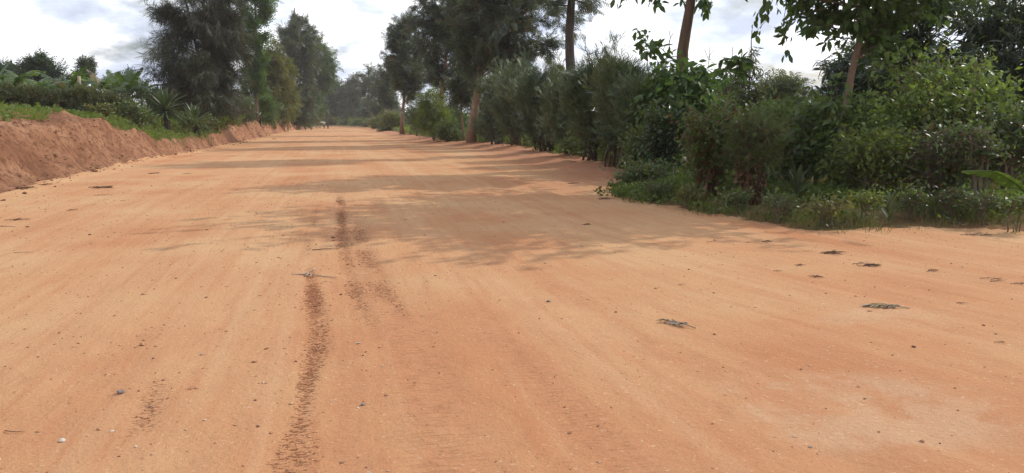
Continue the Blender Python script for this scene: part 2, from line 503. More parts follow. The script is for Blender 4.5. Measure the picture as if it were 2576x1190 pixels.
def road_material():
    m, nt = mat('laterite_road')
    g = N(nt, 'ShaderNodeNewGeometry').outputs['Position']
    sp = N(nt, 'ShaderNodeSeparateXYZ'); nt.links.new(g, sp.inputs[0])
    lane = attr(nt, 'lane')
    cb = N(nt, 'ShaderNodeCombineXYZ'); nt.links.new(lane, cb.inputs[0]); nt.links.new(sp.outputs[1], cb.inputs[1])
    LV = cb.outputs[0]
    streak = noise(nt, .95, 5, .55, LV, (1.0, .06, 1))
    fine = noise(nt, 9, 4, .6, LV, (1.0, .10, 1))
    patch = noise(nt, .38, 4, .55, g)
    c = ramp(nt, patch, [(.34, (.44, .202, .098)), (.48, (.485, .247, .122)), (.62, (.515, .302, .155))])
    c = mixc(nt, math_(nt, 'MULTIPLY', ramp(nt, streak, [(.42, (0, 0, 0)), (.66, (1, 1, 1))]), .6), c, (.55, .345, .185))
    c = mixc(nt, math_(nt, 'MULTIPLY', ramp(nt, fine, [(.5, (0, 0, 0)), (.72, (1, 1, 1))]), .45), c, (.42, .175, .085))
    c = mixc(nt, math_(nt, 'MULTIPLY', attr(nt, 'red'), .55), c, (.445, .188, .088))
    rut = noise(nt, 1, 3, .5, LV, (5.5, .035, 1))
    c = mixc(nt, ramp(nt, rut, [(.55, (0,) * 3), (.66, (.24,) * 3)]), c, (.56, .34, .19))
    c = mixc(nt, ramp(nt, rut, [(.33, (.22,) * 3), (.43, (0,) * 3)]), c, (.40, .165, .08))
    spk = noise(nt, 1, 3, .65, g, (14, 30, 14))
    c = mixc(nt, ramp(nt, spk, [(.65, (0,) * 3), (.74, (.42,) * 3)]), c, (.33, .135, .065))
    pl = math_(nt, 'MULTIPLY', attr(nt, 'pale'), ramp(nt, noise(nt, 1.7, 5, .65, g), [(.42, (.1,) * 3), (.56, (1,) * 3)]))
    c = mixc(nt, math_(nt, 'MULTIPLY', pl, .6), c, (.53, .34, .205))
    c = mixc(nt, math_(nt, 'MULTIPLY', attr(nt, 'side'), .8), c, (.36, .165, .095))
    # grains
    gr = noise(nt, 55, 3, .7, g)
    c = mixc(nt, ramp(nt, gr, [(.30, (.55,) * 3), (.44, (0,) * 3)]), c, (.34, .15, .075))
    c = mixc(nt, ramp(nt, noise(nt, 38, 2, .5, g), [(.66, (0,) * 3), (.74, (.6,) * 3)]), c, (.66, .46, .30))
    # churned damp soil in the wheel mark, broken into lug dashes
    lug = noise(nt, 1, 4, .75, g, (26, 60, 20))
    tm = math_(nt, 'MULTIPLY', attr(nt, 'track'), 1.0)
    tk = math_(nt, 'MULTIPLY', ramp(nt, math_(nt, 'ADD', lug, math_(nt, 'MULTIPLY', tm, .16)), [(.60, (0,) * 3), (.67, (1,) * 3)]), ramp(nt, tm, [(0, (0,) * 3), (.25, (1,) * 3)]))
    c = mixc(nt, math_(nt, 'MULTIPLY', tm, .42), c, (.39, .165, .085))
    c = mixc(nt, math_(nt, 'MULTIPLY', tk, .85), c, (.25, .088, .042))
    lug2 = noise(nt, 1, 3, .6, g, (7, 34, 10))
    td = math_(nt, 'MULTIPLY', ramp(nt, lug2, [(.50, (0,) * 3), (.63, (1,) * 3)]), attr(nt, 'tread'))
    c = mixc(nt, math_(nt, 'MULTIPLY', attr(nt, 'tread'), .3), c, (.46, .215, .11))
    c = mixc(nt, math_(nt, 'MULTIPLY', td, .30), c, (.34, .14, .07))
    p = N(nt, 'ShaderNodeBsdfPrincipled'); p.inputs['Roughness'].default_value = .95; p.inputs['Specular IOR Level'].default_value = .06
    nt.links.new(c, p.inputs['Base Color'])
    h = math_(nt, 'ADD', math_(nt, 'MULTIPLY', noise(nt, 24, 6, .72, g), .02), math_(nt, 'MULTIPLY', noise(nt, 5, 4, .6, LV, (1, .4, 1)), .010))
    h = math_(nt, 'SUBTRACT', h, math_(nt, 'MULTIPLY', tk, .015))
    h = math_(nt, 'SUBTRACT', h, math_(nt, 'MULTIPLY', td, .006))
    b = N(nt, 'ShaderNodeBump'); b.inputs['Strength'].default_value = .8; b.inputs['Distance'].default_value = 1.0
    nt.links.new(h, b.inputs['Height']); nt.links.new(b.outputs[0], p.inputs['Normal'])
    out(nt, p.outputs[0])
    return m


def bank_material():
    m, nt = mat('laterite_bank')
    n = noise(nt, .8, 5, .6)
    c = ramp(nt, n, [(.34, (.24, .112, .064)), (.5, (.325, .16, .09)), (.64, (.42, .225, .13))])
    c = mixc(nt, ramp(nt, noise(nt, 5, 5, .7), [(.40, (.9,) * 3), (.52, (0,) * 3)]), c, (.17, .08, .046))
    c = mixc(nt, ramp(nt, noise(nt, 2.2, 6, .7), [(.55, (0,) * 3), (.7, (.6,) * 3)]), c, (.42, .235, .14))
    p = N(nt, 'ShaderNodeBsdfPrincipled'); p.inputs['Roughness'].default_value = .95; p.inputs['Specular IOR Level'].default_value = .05
    nt.links.new(c, p.inputs['Base Color'])
    b = N(nt, 'ShaderNodeBump'); b.inputs['Strength'].default_value = 1; b.inputs['Distance'].default_value = .2
    nt.links.new(noise(nt, 3.2, 8, .72), b.inputs['Height']); nt.links.new(b.outputs[0], p.inputs['Normal'])
    out(nt, p.outputs[0])
    return m


def field_material():
    m, nt = mat('field_soil')
    n = noise(nt, .5, 6, .65)
    c = ramp(nt, n, [(.36, (.26, .125, .065)), (.52, (.17, .12, .055)), (.68, (.10, .13, .045))])
    c = mixc(nt, ramp(nt, noise(nt, 9, 4, .6), [(.4, (.5,) * 3), (.6, (0,) * 3)]), c, (.09, .075, .035))
    p = N(nt, 'ShaderNodeBsdfPrincipled'); p.inputs['Roughness'].default_value = 1; p.inputs['Specular IOR Level'].default_value = .05
    nt.links.new(c, p.inputs['Base Color'])
    b = N(nt, 'ShaderNodeBump'); b.inputs['Strength'].default_value = .8; b.inputs['Distance'].default_value = .1
    nt.links.new(noise(nt, 6, 6, .7), b.inputs['Height']); nt.links.new(b.outputs[0], p.inputs['Normal'])
    out(nt, p.outputs[0])
    return m


BANK_M = bank_material()
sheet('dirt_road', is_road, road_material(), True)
sheet('earth_bank', is_bank, BANK_M)
sheet('ground', is_ground, field_material())


def gz(x, y):
    return float(height(np.array([x]), np.array([y]))[0])


# ------------------------------------------------------------------ things
def thing(name, label, cat, loc, group=None, rz=0):
    o = bpy.data.objects.new(name, None); COL.objects.link(o)
    o.empty_display_size = .3
    o.location = loc; o.rotation_euler = (0, 0, rz)
    o['label'] = label; o['category'] = cat
    if group:
        o['group'] = group
    return o


def tag(o, label, cat, group=None):
    o['label'] = label; o['category'] = cat
    if group:
        o['group'] = group
    return o


def copy_tree(root, loc, rz, sc, label, group=None):
    r = root.copy(); COL.objects.link(r)
    r.location = loc; r.rotation_euler = (0, 0, rz); r.scale = sc
    r['label'] = label
    if group:
        r['group'] = group
    for ch in root.children:
        c = ch.copy(); COL.objects.link(c); c.parent = r
        for g2 in ch.children:
            d = g2.copy(); COL.objects.link(d); d.parent = c
    return r


def interp_rows(rows, z):
    a = np.array(sorted(rows))
    return np.interp(z, a[:, 0], a[:, 1]), np.interp(z, a[:, 0], a[:, 2])


def plant(name, label, cat, Y, trunk, rows, kind, size, n, leaf, bark, r0=.12, nb=40, asc=.6, stems=1, jit=.22, droop=.3,
          spread=.7, group=None, seed=1, extra=(), part=('trunk', 'crown'), splay=0., shoots=0, inner=.35, twigs=4, tcount=12, var=.5, depth=1.0, rmin=.008, flare=1.5):
    """A tree or shrub.  trunk: survey pixels from the foot up; rows: (pixel height, left, right) of the crown; depth: crown depth over width."""
    rng = np.random.default_rng(seed)
    if cat == 'tree':
        jit *= .55; size *= 1.12
    T = np.array([(aty(px, py, Y)[0], Y, aty(px, py, Y)[1]) for px, py in trunk])
    bx = T[0, 0]; bz = gz(bx, Y)
    T[0, 2] = bz - .05
    T[:, 2] = np.maximum.accumulate(T[:, 2])
    org = np.array((bx, Y, bz))
    T = T - org
    R = [(aty(0, py, Y)[1] - bz, .5 * (aty(l, py, Y)[0] + aty(r, py, Y)[0]) - bx, .5 * (aty(r, py, Y)[0] - aty(l, py, Y)[0])) for py, l, r in rows]
    R = sorted(R)
    zs = np.array([q[0] for q in R])
    root = thing(name, label, cat, tuple(org), group)
    W = Acc(); C = Acc()
    TP = smooth_path(T, tcount, .012 * T[-1, 2] if T[-1, 2] > 0 else 0, rng)
    tz = TP[:, 2]
    rad = r0 * np.clip(1 - .75 * (tz - tz[0]) / max(tz[-1] - tz[0], .1), .12, 1)
    rad[0] *= flare
    if len(rad) > 1:
        rad[1] *= 1 + (flare - 1) * .2
    tube(W, TP, rad, 9)
    stemP = [TP]
    for s in range(stems - 1):
        a = rng.uniform(0, 6.28); cxm, rm = interp_rows(R, zs.mean())
        end = np.array((cxm + .6 * rm * math.cos(a), .6 * rm * math.sin(a) * depth, zs[0] + .75 * (zs[-1] - zs[0])))
        p0 = np.array((splay * math.cos(a) * rng.uniform(.3, 1) + .25 * r0 * math.cos(a) + rng.normal() * r0, splay * math.sin(a) * rng.uniform(.2, 1) + rng.normal() * r0, -.05))
        mid = p0 * .4 + end * .6 * np.array((.5, .5, .85))
        sp = smooth_path([p0, mid, end], 8, .05 * np.linalg.norm(end), rng)
        tube(W, sp, np.linspace(r0 * .8, r0 * .2, 8), 6)
        stemP.append(sp)
    cp = []; cd = []

    def branch(p0, p1, rb, leafy=True, ntw=twigs, sag=.08):
        L = np.linalg.norm(p1 - p0)
        mid = .5 * (p0 + p1) + np.array((0, 0, sag * L)) + rng.normal(size=3) * .06 * L
        bp = smooth_path([p0, mid, p1], 6, .04 * L, rng)
        tube(W, bp, np.linspace(rb, max(rmin, rb * .25), 6), 5)
        if not leafy:
            return
        for u in np.linspace(inner, 1, 6):
            q = bp[0] + 0; k = u * 5; i0 = int(min(4, k)); q = bp[i0] + (bp[i0 + 1] - bp[i0]) * (k - i0)
            cp.append(q); cd.append(p1 - p0)
        for t in range(ntw):
            u = rng.uniform(max(.2, inner), .98) * 5; i0 = int(min(4, u)); q = bp[i0] + (bp[i0 + 1] - bp[i0]) * (u - i0)
            d = nrm(nrm(p1 - p0) + rng.normal(size=3) * .75)
            e = q + d * L * rng.uniform(.22, .42)
            tube(W, np.stack([q, .5 * (q + e) + rng.normal(size=3) * .03 * L, e]), np.array((rb * .4, rb * .3, rmin * .6)).clip(rmin * .6), 4)
            for w in (.45, .75, 1):
                cp.append(q + (e - q) * w); cd.append(e - q)

    ww = np.array([q[2] for q in R]) + .02
    zz = np.linspace(zs[0], zs[-1], 60); wz = np.interp(zz, zs, ww) ** 1.5; wz /= wz.sum()
    for b in range(nb):
        z = rng.choice(zz, p=wz) + rng.normal() * .02 * (zs[-1] - zs[0])
        c0, r = interp_rows(R, z)
        a = rng.uniform(0, 6.283); u = rng.uniform(.55, 1.0) * (1 + .55 * float(fbm(np.array([math.cos(a) * 1.3 + seed]), np.array([math.sin(a) * 1.3 + 2.2 * z / max(zs[-1] - zs[0], .1)]), 3)[0]))
        p1 = np.array((c0 + r * u * math.cos(a), r * u * math.sin(a) * depth, z))
        SP = stemP[rng.integers(len(stemP))]
        hor = math.hypot(p1[0], p1[1])
        zst = min(max(z - asc * hor, .12 * zs[0] if zs[0] > 0 else .05), SP[-1, 2])
        p0 = np.array([np.interp(zst, SP[:, 2], SP[:, k]) for k in range(3)])
        branch(p0, p1, r0 * .35 * max(.35, 1 - zst / max(SP[-1, 2], .1)) + rmin)
    for b in range(shoots):
        z0 = rng.uniform(.45, .9) * (zs[-1] - zs[0]) + zs[0]; c0, rr_ = interp_rows(R, z0); a = rng.uniform(0, 6.283)
        p0 = np.array((c0 + rr_ * .6 * math.cos(a), rr_ * .6 * math.sin(a) * depth, z0))
        branch(p0, p0 + np.array((rng.normal() * .15 + .25 * math.cos(a), rng.normal() * .15, rng.uniform(.3, .62))) * (zs[-1] - zs[0]) * rng.uniform(.5, 1), rmin * 1.6, True, 1)
    ex = []
    for e in extra:
        X, Z = aty(e[0], e[1], e[2])
        p1 = np.array((X, e[2], Z)) - org
        if len(e) > 4 and e[4] is not None:
            X2, Z2 = aty(e[4], e[5], e[2]); p0 = np.array((X2, e[2], Z2)) - org
        else:
            zst = min(p1[2] - .3 * abs(p1[0]), TP[-1, 2]); p0 = np.array([np.interp(zst, TP[:, 2], TP[:, k]) for k in range(3)])
        m0 = len(cp)
        branch(p0, p1, max(rmin, r0 * .16), e[3] > 0, 3)
        ex.append((m0, len(cp), e[3]))
    cp = np.array(cp); cd = np.array(cd)
    main = len(cp) if not ex else ex[0][0]
    idx = rng.integers(0, max(main, 1), n)
    for m0, m1, k in ex:
        if m1 > m0:
            idx = np.concatenate([idx, rng.integers(m0, m1, k)])
    if len(cp):
        P = cp[idx] + rng.normal(size=(len(idx), 3)) * jit * np.array((1, depth, .8))
        P[:, 2] = np.maximum(P[:, 2], .03)
        scatter(C, kind, P, cd[idx], size, rng, droop, spread, var)
    W.build(part[0], bark, root)
    if C.n:
        C.build(part[1], leaf, root)
    return root


# ---- left side of the road
G1 = 'tall trees along the left bank'
plant('feathery_tree', 'very tall dark feathery tree with drooping needle sprays on the left bank', 'tree', 58,
      [(530, 300), (522, 180), (512, 60), (508, -160)],
      [(-175, 470, 560), (-80, 430, 610), (0, 405, 640), (55, 388, 645), (110, 372, 640), (150, 382, 630), (200, 400, 632), (245, 412, 640), (275, 440, 640), (292, 480, 625)],
      'needle', .46, 26000, LM['casuarina'], BK['dark'], r0=.22, nb=140, asc=.25, stems=3, jit=.34, droop=.6, spread=.75, group=G1, seed=11, inner=.25)
plant('broad_tree', 'tall green leafy tree just right of the feathery tree on the left bank', 'tree', 92, [(645, 300), (642, 150), (640, -90)],
      [(-120, 615, 672), (-60, 595, 690), (0, 588, 692), (50, 592, 680), (110, 592, 668), (180, 600, 660), (230, 605, 655)],
      'spray', .58, 5200, LM['broad'], BK['brown'], r0=.2, nb=80, asc=.5, jit=.42, group=G1, seed=12)
plant('small_tree', 'low khaki leaved bushy tree with thin stems on the left bank', 'tree', 113, [(690, 303), (688, 240), (690, 130)],
      [(105, 665, 700), (140, 643, 722), (190, 630, 740), (240, 636, 746), (285, 650, 738)],
      'spray', .62, 6500, LM['khaki'], BK['dusty'], r0=.12, nb=70, asc=.4, stems=4, jit=.46, group=G1, seed=13)
plant('silky_tree', 'tall pointed dark tree with ragged top on the left bank', 'tree', 158, [(738, 303), (738, 200), (741, 20)],
      [(6, 734, 748), (40, 712, 778), (80, 694, 796), (130, 692, 806), (180, 700, 800), (235, 698, 800), (275, 702, 798), (295, 708, 792)],
      'frond', .95, 8500, LM['grevillea'], BK['brown'], r0=.36, nb=90, asc=.5, jit=.6, group=G1, seed=14)
plant('silky_tree', 'rounded dark tree on the left bank leaning its bare twigs over the road', 'tree', 203, [(768, 310), (780, 250), (795, 100)],
      [(84, 775, 803), (118, 752, 838), (150, 752, 860), (185, 756, 850), (220, 756, 830), (262, 758, 820), (295, 762, 800)],
      'frond', 1.15, 8000, LM['broad'], BK['dusty'], r0=.4, nb=80, asc=.35, jit=.7, group=G1, seed=15, extra=[(868, 178, 203, 0, 830, 160), (872, 183, 203, 0, 835, 175)])
plant('silky_tree', 'thin trunked tree on the left bank between the two dark trees', 'tree', 124, [(703, 302), (706, 240), (712, 150)],
      [(140, 700, 730), (180, 690, 745), (230, 695, 745), (265, 700, 740)], 'frond', .72, 2200, LM['khaki'], BK['dusty'], r0=.18, nb=44, jit=.5, group=G1, seed=16)
plant('silky_tree', 'slim tree at the far end of the left bank', 'tree', 290, [(800, 313), (805, 250), (810, 190)],
      [(185, 795, 830), (215, 784, 850), (255, 782, 845), (290, 790, 832)], 'frond', 1.5, 2600, LM['grevillea'], BK['brown'], r0=.35, nb=50, jit=.9, group=G1, seed=17)

G2 = 'trees across the far end of the road'
for i, (bx, Y, rows, lab, lf) in enumerate([
    (842, 285, [(192, 840, 860), (225, 822, 874), (265, 825, 870), (300, 835, 865)], 'small grey green tree far off where the road ends, leftmost of the end trees', 'far'),
    (872, 275, [(205, 865, 880), (230, 855, 890), (260, 855, 892), (300, 862, 885)], 'small open crowned tree far off at the road end behind its neighbours', 'far'),
    (892, 262, [(178, 884, 900), (210, 868, 915), (250, 870, 912), (292, 875, 908)], 'slender see-through tree standing alone against the sky at the road end', 'grevillea'),
    (925, 225, [(150, 918, 938), (190, 902, 952), (240, 905, 950), (285, 910, 945)], 'tall narrow tree at the far right bend with a pointed crown', 'grevillea'),
    (955, 195, [(152, 944, 968), (195, 928, 982), (240, 930, 980), (285, 938, 975)], 'bushy grey green tree on the far right verge left of the tall pair', 'grevillea'),
    (985, 140, [(132, 966, 992), (175, 952, 1004), (225, 958, 1006), (268, 962, 1000)], 'mid height ragged tree beside the tall slim tree on the right', 'grevillea'),
    (905, 320, [(215, 890, 915), (250, 880, 925), (290, 885, 925)], 'low round tree far beyond the bend', 'far'),
]):
    plant('silky_tree', lab, 'tree', Y, [(bx, 318), (bx + 1, 250), (bx + 2, rows[0][0] + 10)], rows, 'frond', .3 + Y * .0042, 1150, LM[lf], BK['brown'],
          r0=.26, nb=48, jit=.1 + Y * .0022, group=G2, seed=30 + i)
for i, (bx, Y, w, top) in enumerate([(808, 292, 26, 296), (838, 282, 30, 298), (870, 272, 34, 296), (905, 242, 36, 299), (940, 212, 34, 303), (962, 168, 36, 303), (985, 140, 30, 305)]):
    plant('roadside_bush', ['low green bush beside the two distant walkers', 'low dusty bush straight behind the road end', 'pale low bush under the slender end tree', 'wide low bush at the far bend', 'low brush under the bushy far right tree', 'dry brown brush on the far right verge', 'small bush in front of the ragged far tree'][i], 'bush', Y, [(bx, 320), (bx, top + 8)],
          [(top, bx - w * .3, bx + w * .3), (top + 10, bx - w * .5, bx + w * .5), (top + 22, bx - w * .4, bx + w * .4)], 'spray', 1.0, 800, LM[['mid', 'khaki', 'light', 'mid', 'khaki', 'khaki', 'mid'][i]], BK['twig'], r0=.06, nb=26, stems=3, jit=.5,
          group='low bushes at the far end', seed=50 + i, part=('stem', 'foliage'))

for i, (bx, Y, l, r_, top, lf, lab) in enumerate([
    (655, 95, 630, 700, 232, 'broad', 'dark undergrowth under the tall green tree on the left bank'),
    (715, 128, 680, 745, 240, 'khaki', 'brushy undergrowth between the left bank trunks'),
    (750, 165, 725, 785, 248, 'grevillea', 'dim undergrowth by the pointed tree on the left bank'),
    (775, 210, 755, 810, 255, 'khaki', 'dusty undergrowth at the end of the left bank'),
    (600, 80, 560, 640, 240, 'grevillea', 'dark scrub behind the shaded rosette plants'),
    (395, 60, 350, 445, 222, 'broad', 'dark scrub between the left hedge and the biggest rosette plant'),
    (475, 62, 430, 530, 228, 'grevillea', 'dark scrub under the feathery tree behind the second rosette plant'),
    (545, 66, 500, 590, 236, 'khaki', 'brownish scrub under the feathery tree beside the tall weed stalk')]):
    k = Y / 100
    plant('undergrowth_bush', lab, 'bush', Y, [(bx, 305), (bx, top + 15)], [(top, bx - 10, bx + 10), (top + 15, l + 6, r_ - 6), (top + 40, l, r_), (302, l + 4, r_ - 4)], 'spray', .55 * k if Y > 70 else .32, 1300 if Y > 70 else 2600, LM[lf], BK['twig'],
          r0=.05, nb=60, stems=6, splay=.8 * k, jit=.4 * k if Y > 70 else .25, seed=330 + i, group='undergrowth on the left bank', part=('stem', 'foliage'))
for i in range(16):
    bx = (610, 640, 672, 700, 730, 762, 790, 818, 852, 880, 912, 940, 990, 1040, 1085, 1130)[i]; Y = 330 + 37 * (i * 7 % 5)
    top = 246 + 7 * (i * 5 % 6)
    plant('distant_tree', 'hazy tree in the far wood beyond the bend of the road', 'tree', Y, [(bx, 308), (bx, top + 10)], [(top, bx - 5, bx + 6), (top + 16, bx - 17, bx + 16), (top + 28, bx - 20, bx + 20), (302, bx - 16, bx + 17)], 'spray', 2.2, 1200, LM['far'], BK['brown'],
          r0=.3, nb=40, jit=1.1, seed=350 + i, group='far wood beyond the bend')
for i, (bx, Y, l, r_, top, lf, lab) in enumerate([
    (1075, 90, 1040, 1115, 268, 'mid', 'shady bush behind the yellow green shrub'), (1140, 75, 1110, 1180, 262, 'broad', 'dark bush behind the thin crooked tree'),
    (985, 125, 965, 1010, 285, 'khaki', 'dry bush beside the tall slim tree foot'), (1215, 66, 1190, 1260, 250, 'grevillea', 'dark bush behind the leaning reddish trunk')]):
    k = Y / 90
    plant('undergrowth_bush', lab, 'bush', Y, [(bx, 345), (bx, top + 15)], [(top, bx - 10, bx + 10), (top + 15, l + 6, r_ - 6), (top + 40, l, r_), (345, l + 4, r_ - 4)], 'spray', .5 * k, 2200, LM[lf], BK['twig'],
          r0=.05, nb=60, stems=6, splay=.8 * k, jit=.36 * k, seed=370 + i, group='undergrowth behind the right verge', part=('stem', 'foliage'))

# ---- right side, far to near
G3 = 'tall trees along the right verge'
plant('silky_tree', 'tall slim dark tree with a leafy column crown on the right verge', 'tree', 92, [(1012, 330), (1014, 220), (1018, 110), (1014, 50)],
      [(-18, 994, 1012), (25, 980, 1042), (70, 972, 1058), (110, 964, 1074), (150, 966, 1074), (190, 976, 1078), (232, 986, 1060)],
      'frond', .6, 5600, LM['grevillea'], BK['dusty'], r0=.22, nb=90, jit=.36, asc=.5, group=G3, seed=61)
plant('silky_tree', 'tall dusty footed tree with dense dark crown left of the leaning reddish trunk', 'tree', 69, [(1104, 348), (1110, 260), (1124, 120), (1130, -100)],
      [(-160, 1075, 1180), (-60, 1045, 1200), (0, 1035, 1206), (60, 1046, 1200), (120, 1060, 1192), (180, 1076, 1190), (232, 1094, 1180)],
      'frond', .58, 8000, LM['grevillea'], BK['dusty'], r0=.2, nb=110, jit=.34, asc=.5, group=G3, seed=62)
plant('silky_tree', 'big ferny tree with leaning bare reddish trunk, branches reaching over the hedge', 'tree', 53, [(1185, 366), (1194, 280), (1203, 190), (1214, 100), (1222, 0), (1225, -180)],
      [(-230, 1170, 1300), (-140, 1130, 1360), (-60, 1122, 1385), (0, 1130, 1385), (50, 1140, 1370), (95, 1132, 1350), (135, 1142, 1310), (175, 1150, 1270)],
      'frond', .52, 8800, LM['grevillea'], BK['dusty'], r0=.30, nb=120, jit=.32, asc=.35, group=G3, seed=63, flare=1.35,
      extra=[(1420, 72, 53, 260, 1240, 60), (1385, 105, 52, 240, 1240, 105), (1330, 140, 53, 200, 1230, 110), (1415, 20, 54, 220, 1240, 0), (1360, -10, 52, 200)])
plant('small_tree', 'thin crooked stemmed tree just left of the leaning reddish trunk', 'tree', 56, [(1168, 356), (1162, 300), (1158, 240), (1165, 180)],
      [(180, 1130, 1205), (220, 1125, 1200), (260, 1120, 1190)], 'spray', .34, 1700, LM['grevillea'], BK['pale'], r0=.10, nb=36, jit=.3, group=G3, seed=64)
plant('leafy_shrub', 'yellow green leafy shrub on the right verge left of the leaning trunk', 'shrub', 61, [(1092, 348), (1092, 250)],
      [(222, 1066, 1108), (255, 1052, 1132), (300, 1055, 1142), (335, 1070, 1132)], 'spray', .30, 2600, LM['yellow'], BK['twig'], r0=.05, nb=50, stems=5, jit=.26, seed=65, part=('stem', 'foliage'))
plant('leafy_shrub', 'round dark green shrub at the foot of the tall slim tree', 'shrub', 78, [(1047, 340), (1048, 280)],
      [(262, 1035, 1062), (288, 1026, 1074), (318, 1034, 1066)], 'pencil', .45, 1500, LM['pencil'], BK['twig'], r0=.05, nb=30, stems=3, jit=.3, seed=66, part=('stem', 'foliage'))
plant('leafy_shrub', 'low dusty shrub at the foot of the dense dark tree', 'shrub', 58, [(1125, 358), (1125, 330)],
      [(305, 1110, 1150), (330, 1095, 1165), (350, 1105, 1160)], 'spray', .28, 1100, LM['mid'], BK['twig'], r0=.03, nb=26, stems=4, jit=.24, seed=67, part=('stem', 'foliage'))
plant('broad_tree', 'dark broad leaved tree showing above the far end of the hedge', 'tree', 72, [(1290, 350), (1288, 250), (1290, 140)],
      [(118, 1250, 1300), (138, 1232, 1342), (165, 1228, 1350), (200, 1228, 1345), (240, 1235, 1340)], 'spray', .42, 3800, LM['dark'], BK['dark'], r0=.18, nb=60, jit=.3, seed=68)
plant('small_tree', 'distant feathery tree seen over the hedge left of the dark bare trunk', 'tree', 110, [(1405, 340), (1404, 160)],
      [(142, 1398, 1414), (162, 1388, 1424), (188, 1386, 1420), (230, 1390, 1415)], 'spray', .5, 900, LM['feather'], BK['brown'], r0=.1, nb=26, jit=.3, seed=69)
for i, (bx, top, w) in enumerate([(1478, 145, 22), (1456, 157, 18)]):
    plant('conifer_tree', ['taller dark conifer spire seen over the hedge', 'shorter conifer spire beside the dark bare trunk'][i], 'tree', 140, [(bx, 330), (bx, top + 3)],
          [(top, bx - 2, bx + 2), (top + 20, bx - w * .45, bx + w * .5), (top + 45, bx - w * .7, bx + w * .7), (top + 90, bx - w * .9, bx + w * .9)], 'spray', .6, 900, LM['far'], BK['dark'], r0=.15, nb=50, jit=.28, asc=-.1, seed=70 + i)
# the two tall bare trunks
plant('tall_tree', 'straight dark bare trunk rising from behind the hedge out of sight', 'tree', 36, [(1436, 400), (1436, 200), (1441, 0), (1443, -210), (1445, -380)],
      [(-460, 1390, 1500), (-380, 1330, 1540), (-290, 1310, 1560), (-200, 1320, 1550)], 'frond', .42, 5000, LM['grevillea'], BK['dark'], r0=.30, nb=60, jit=.35, asc=.4, seed=72, flare=1.2, tcount=16,
      extra=[(1395, 6, 36, 70, 1440, -40), (1492, -2, 36, 90, 1445, -30), (1480, 14, 35, 50, 1445, 0), (1372, 12, 36, 45, 1440, 20)])
plant('tall_tree', 'leaning grey brown trunk with drooping leaves beside it rising from the shrubs', 'tree', 24, [(1700, 440), (1712, 230), (1720, 133), (1739, 0), (1765, -150), (1780, -330)],
      [(-520, 1680, 1900), (-420, 1600, 1960), (-300, 1600, 1950), (-190, 1660, 1900)], 'big', .235, 7000, LM['broad'], BK['brown'], r0=.27, nb=56, jit=.2, asc=.4, seed=73, flare=1.2, tcount=16, droop=.8,
      extra=[(1645, 12, 24, 34, 1690, -60), (1770, 22, 23.6, 46, 1752, -40), (1575, 2, 24, 14, 1640, -80), (1708, -6, 24, 0, 1727, 24)])
# shrubs around that trunk
plant('fruit_shrub', 'big drooping leaved shrub with bare flower stalks in front of the leaning trunk', 'shrub', 22, [(1690, 430), (1690, 300), (1690, 200)],
      [(150, 1720, 1775), (180, 1640, 1800), (220, 1605, 1812), (265, 1603, 1790), (305, 1620, 1780)], 'big', .26, 2900, LM['broad'], BK['green'], r0=.06, nb=60, stems=5, splay=.3, jit=.16, droop=.9, seed=74, part=('stem', 'foliage'),
      extra=[(1624, 84, 22, 34, 1632, 200), (1606, 112, 22, 26, 1626, 150), (1650, 105, 22, 26, 1628, 140), (1684, 78, 22, 0, 1676, 160), (1694, 84, 22, 0, 1682, 110), (1784, 118, 22, 0, 1780, 190), (1796, 128, 22, 0, 1783, 145), (1772, 126, 22, 0, 1782, 150), (1660, 130, 22, 30, 1665, 200)])
plant('sapling', 'sapling topped by an umbrella of big drooping dark leaves', 'sapling', 20, [(1836, 420), (1838, 240), (1843, 118)],
      [(112, 1820, 1866), (128, 1812, 1874), (140, 1818, 1866)], 'big', .30, 60, LM['broad'], BK['green'], r0=.035, nb=9, jit=.06, droop=.9, seed=75, twigs=1)
plant('sapling', 'thin sparse tree with fine hanging leaves against the bright sky', 'tree', 24, [(1872, 420), (1884, 240), (1890, 150), (1892, 74)],
      [(74, 1889, 1897), (105, 1875, 1918), (150, 1862, 1934), (190, 1856, 1936), (235, 1860, 1920), (290, 1860, 1915)], 'lance', .17, 1500, LM['feather'], BK['brown'], r0=.05, nb=46, jit=.13, droop=.9, asc=.7, seed=76, twigs=3)
plant('feathery_bush', 'pale feathery bush behind the right hand shrubs', 'bush', 38, [(1968, 360), (1968, 200)],
      [(165, 1935, 1990), (185, 1905, 2035), (225, 1886, 2050), (270, 1880, 2055), (320, 1885, 2050)], 'tip', .30, 4200, LM['feather'], BK['twig'], r0=.1, nb=80, stems=6, jit=.26, seed=77, part=('stem', 'foliage'))
plant('feathery_bush', 'smaller grey green feathery bush left of the pale one', 'bush', 34, [(1840, 380), (1842, 230)],
      [(190, 1820, 1860), (220, 1790, 1880), (270, 1780, 1890), (330, 1780, 1890)], 'tip', .28, 2800, LM['feather'], BK['twig'], r0=.08, nb=60, stems=5, jit=.24, seed=78, part=('stem', 'foliage'))
plant('mango_tree', 'very dark dense rounded tree behind the slender trunked tree', 'tree', 27, [(2200, 420), (2205, 300), (2215, 120)],
      [(60, 2150, 2330), (110, 2092, 2360), (170, 2066, 2362), (230, 2052, 2352), (290, 2060, 2345), (340, 2080, 2330)], 'lance', .32, 13000, LM['dark'], BK['dark'], r0=.2, nb=120, jit=.24, droop=.7, seed=79, twigs=5)
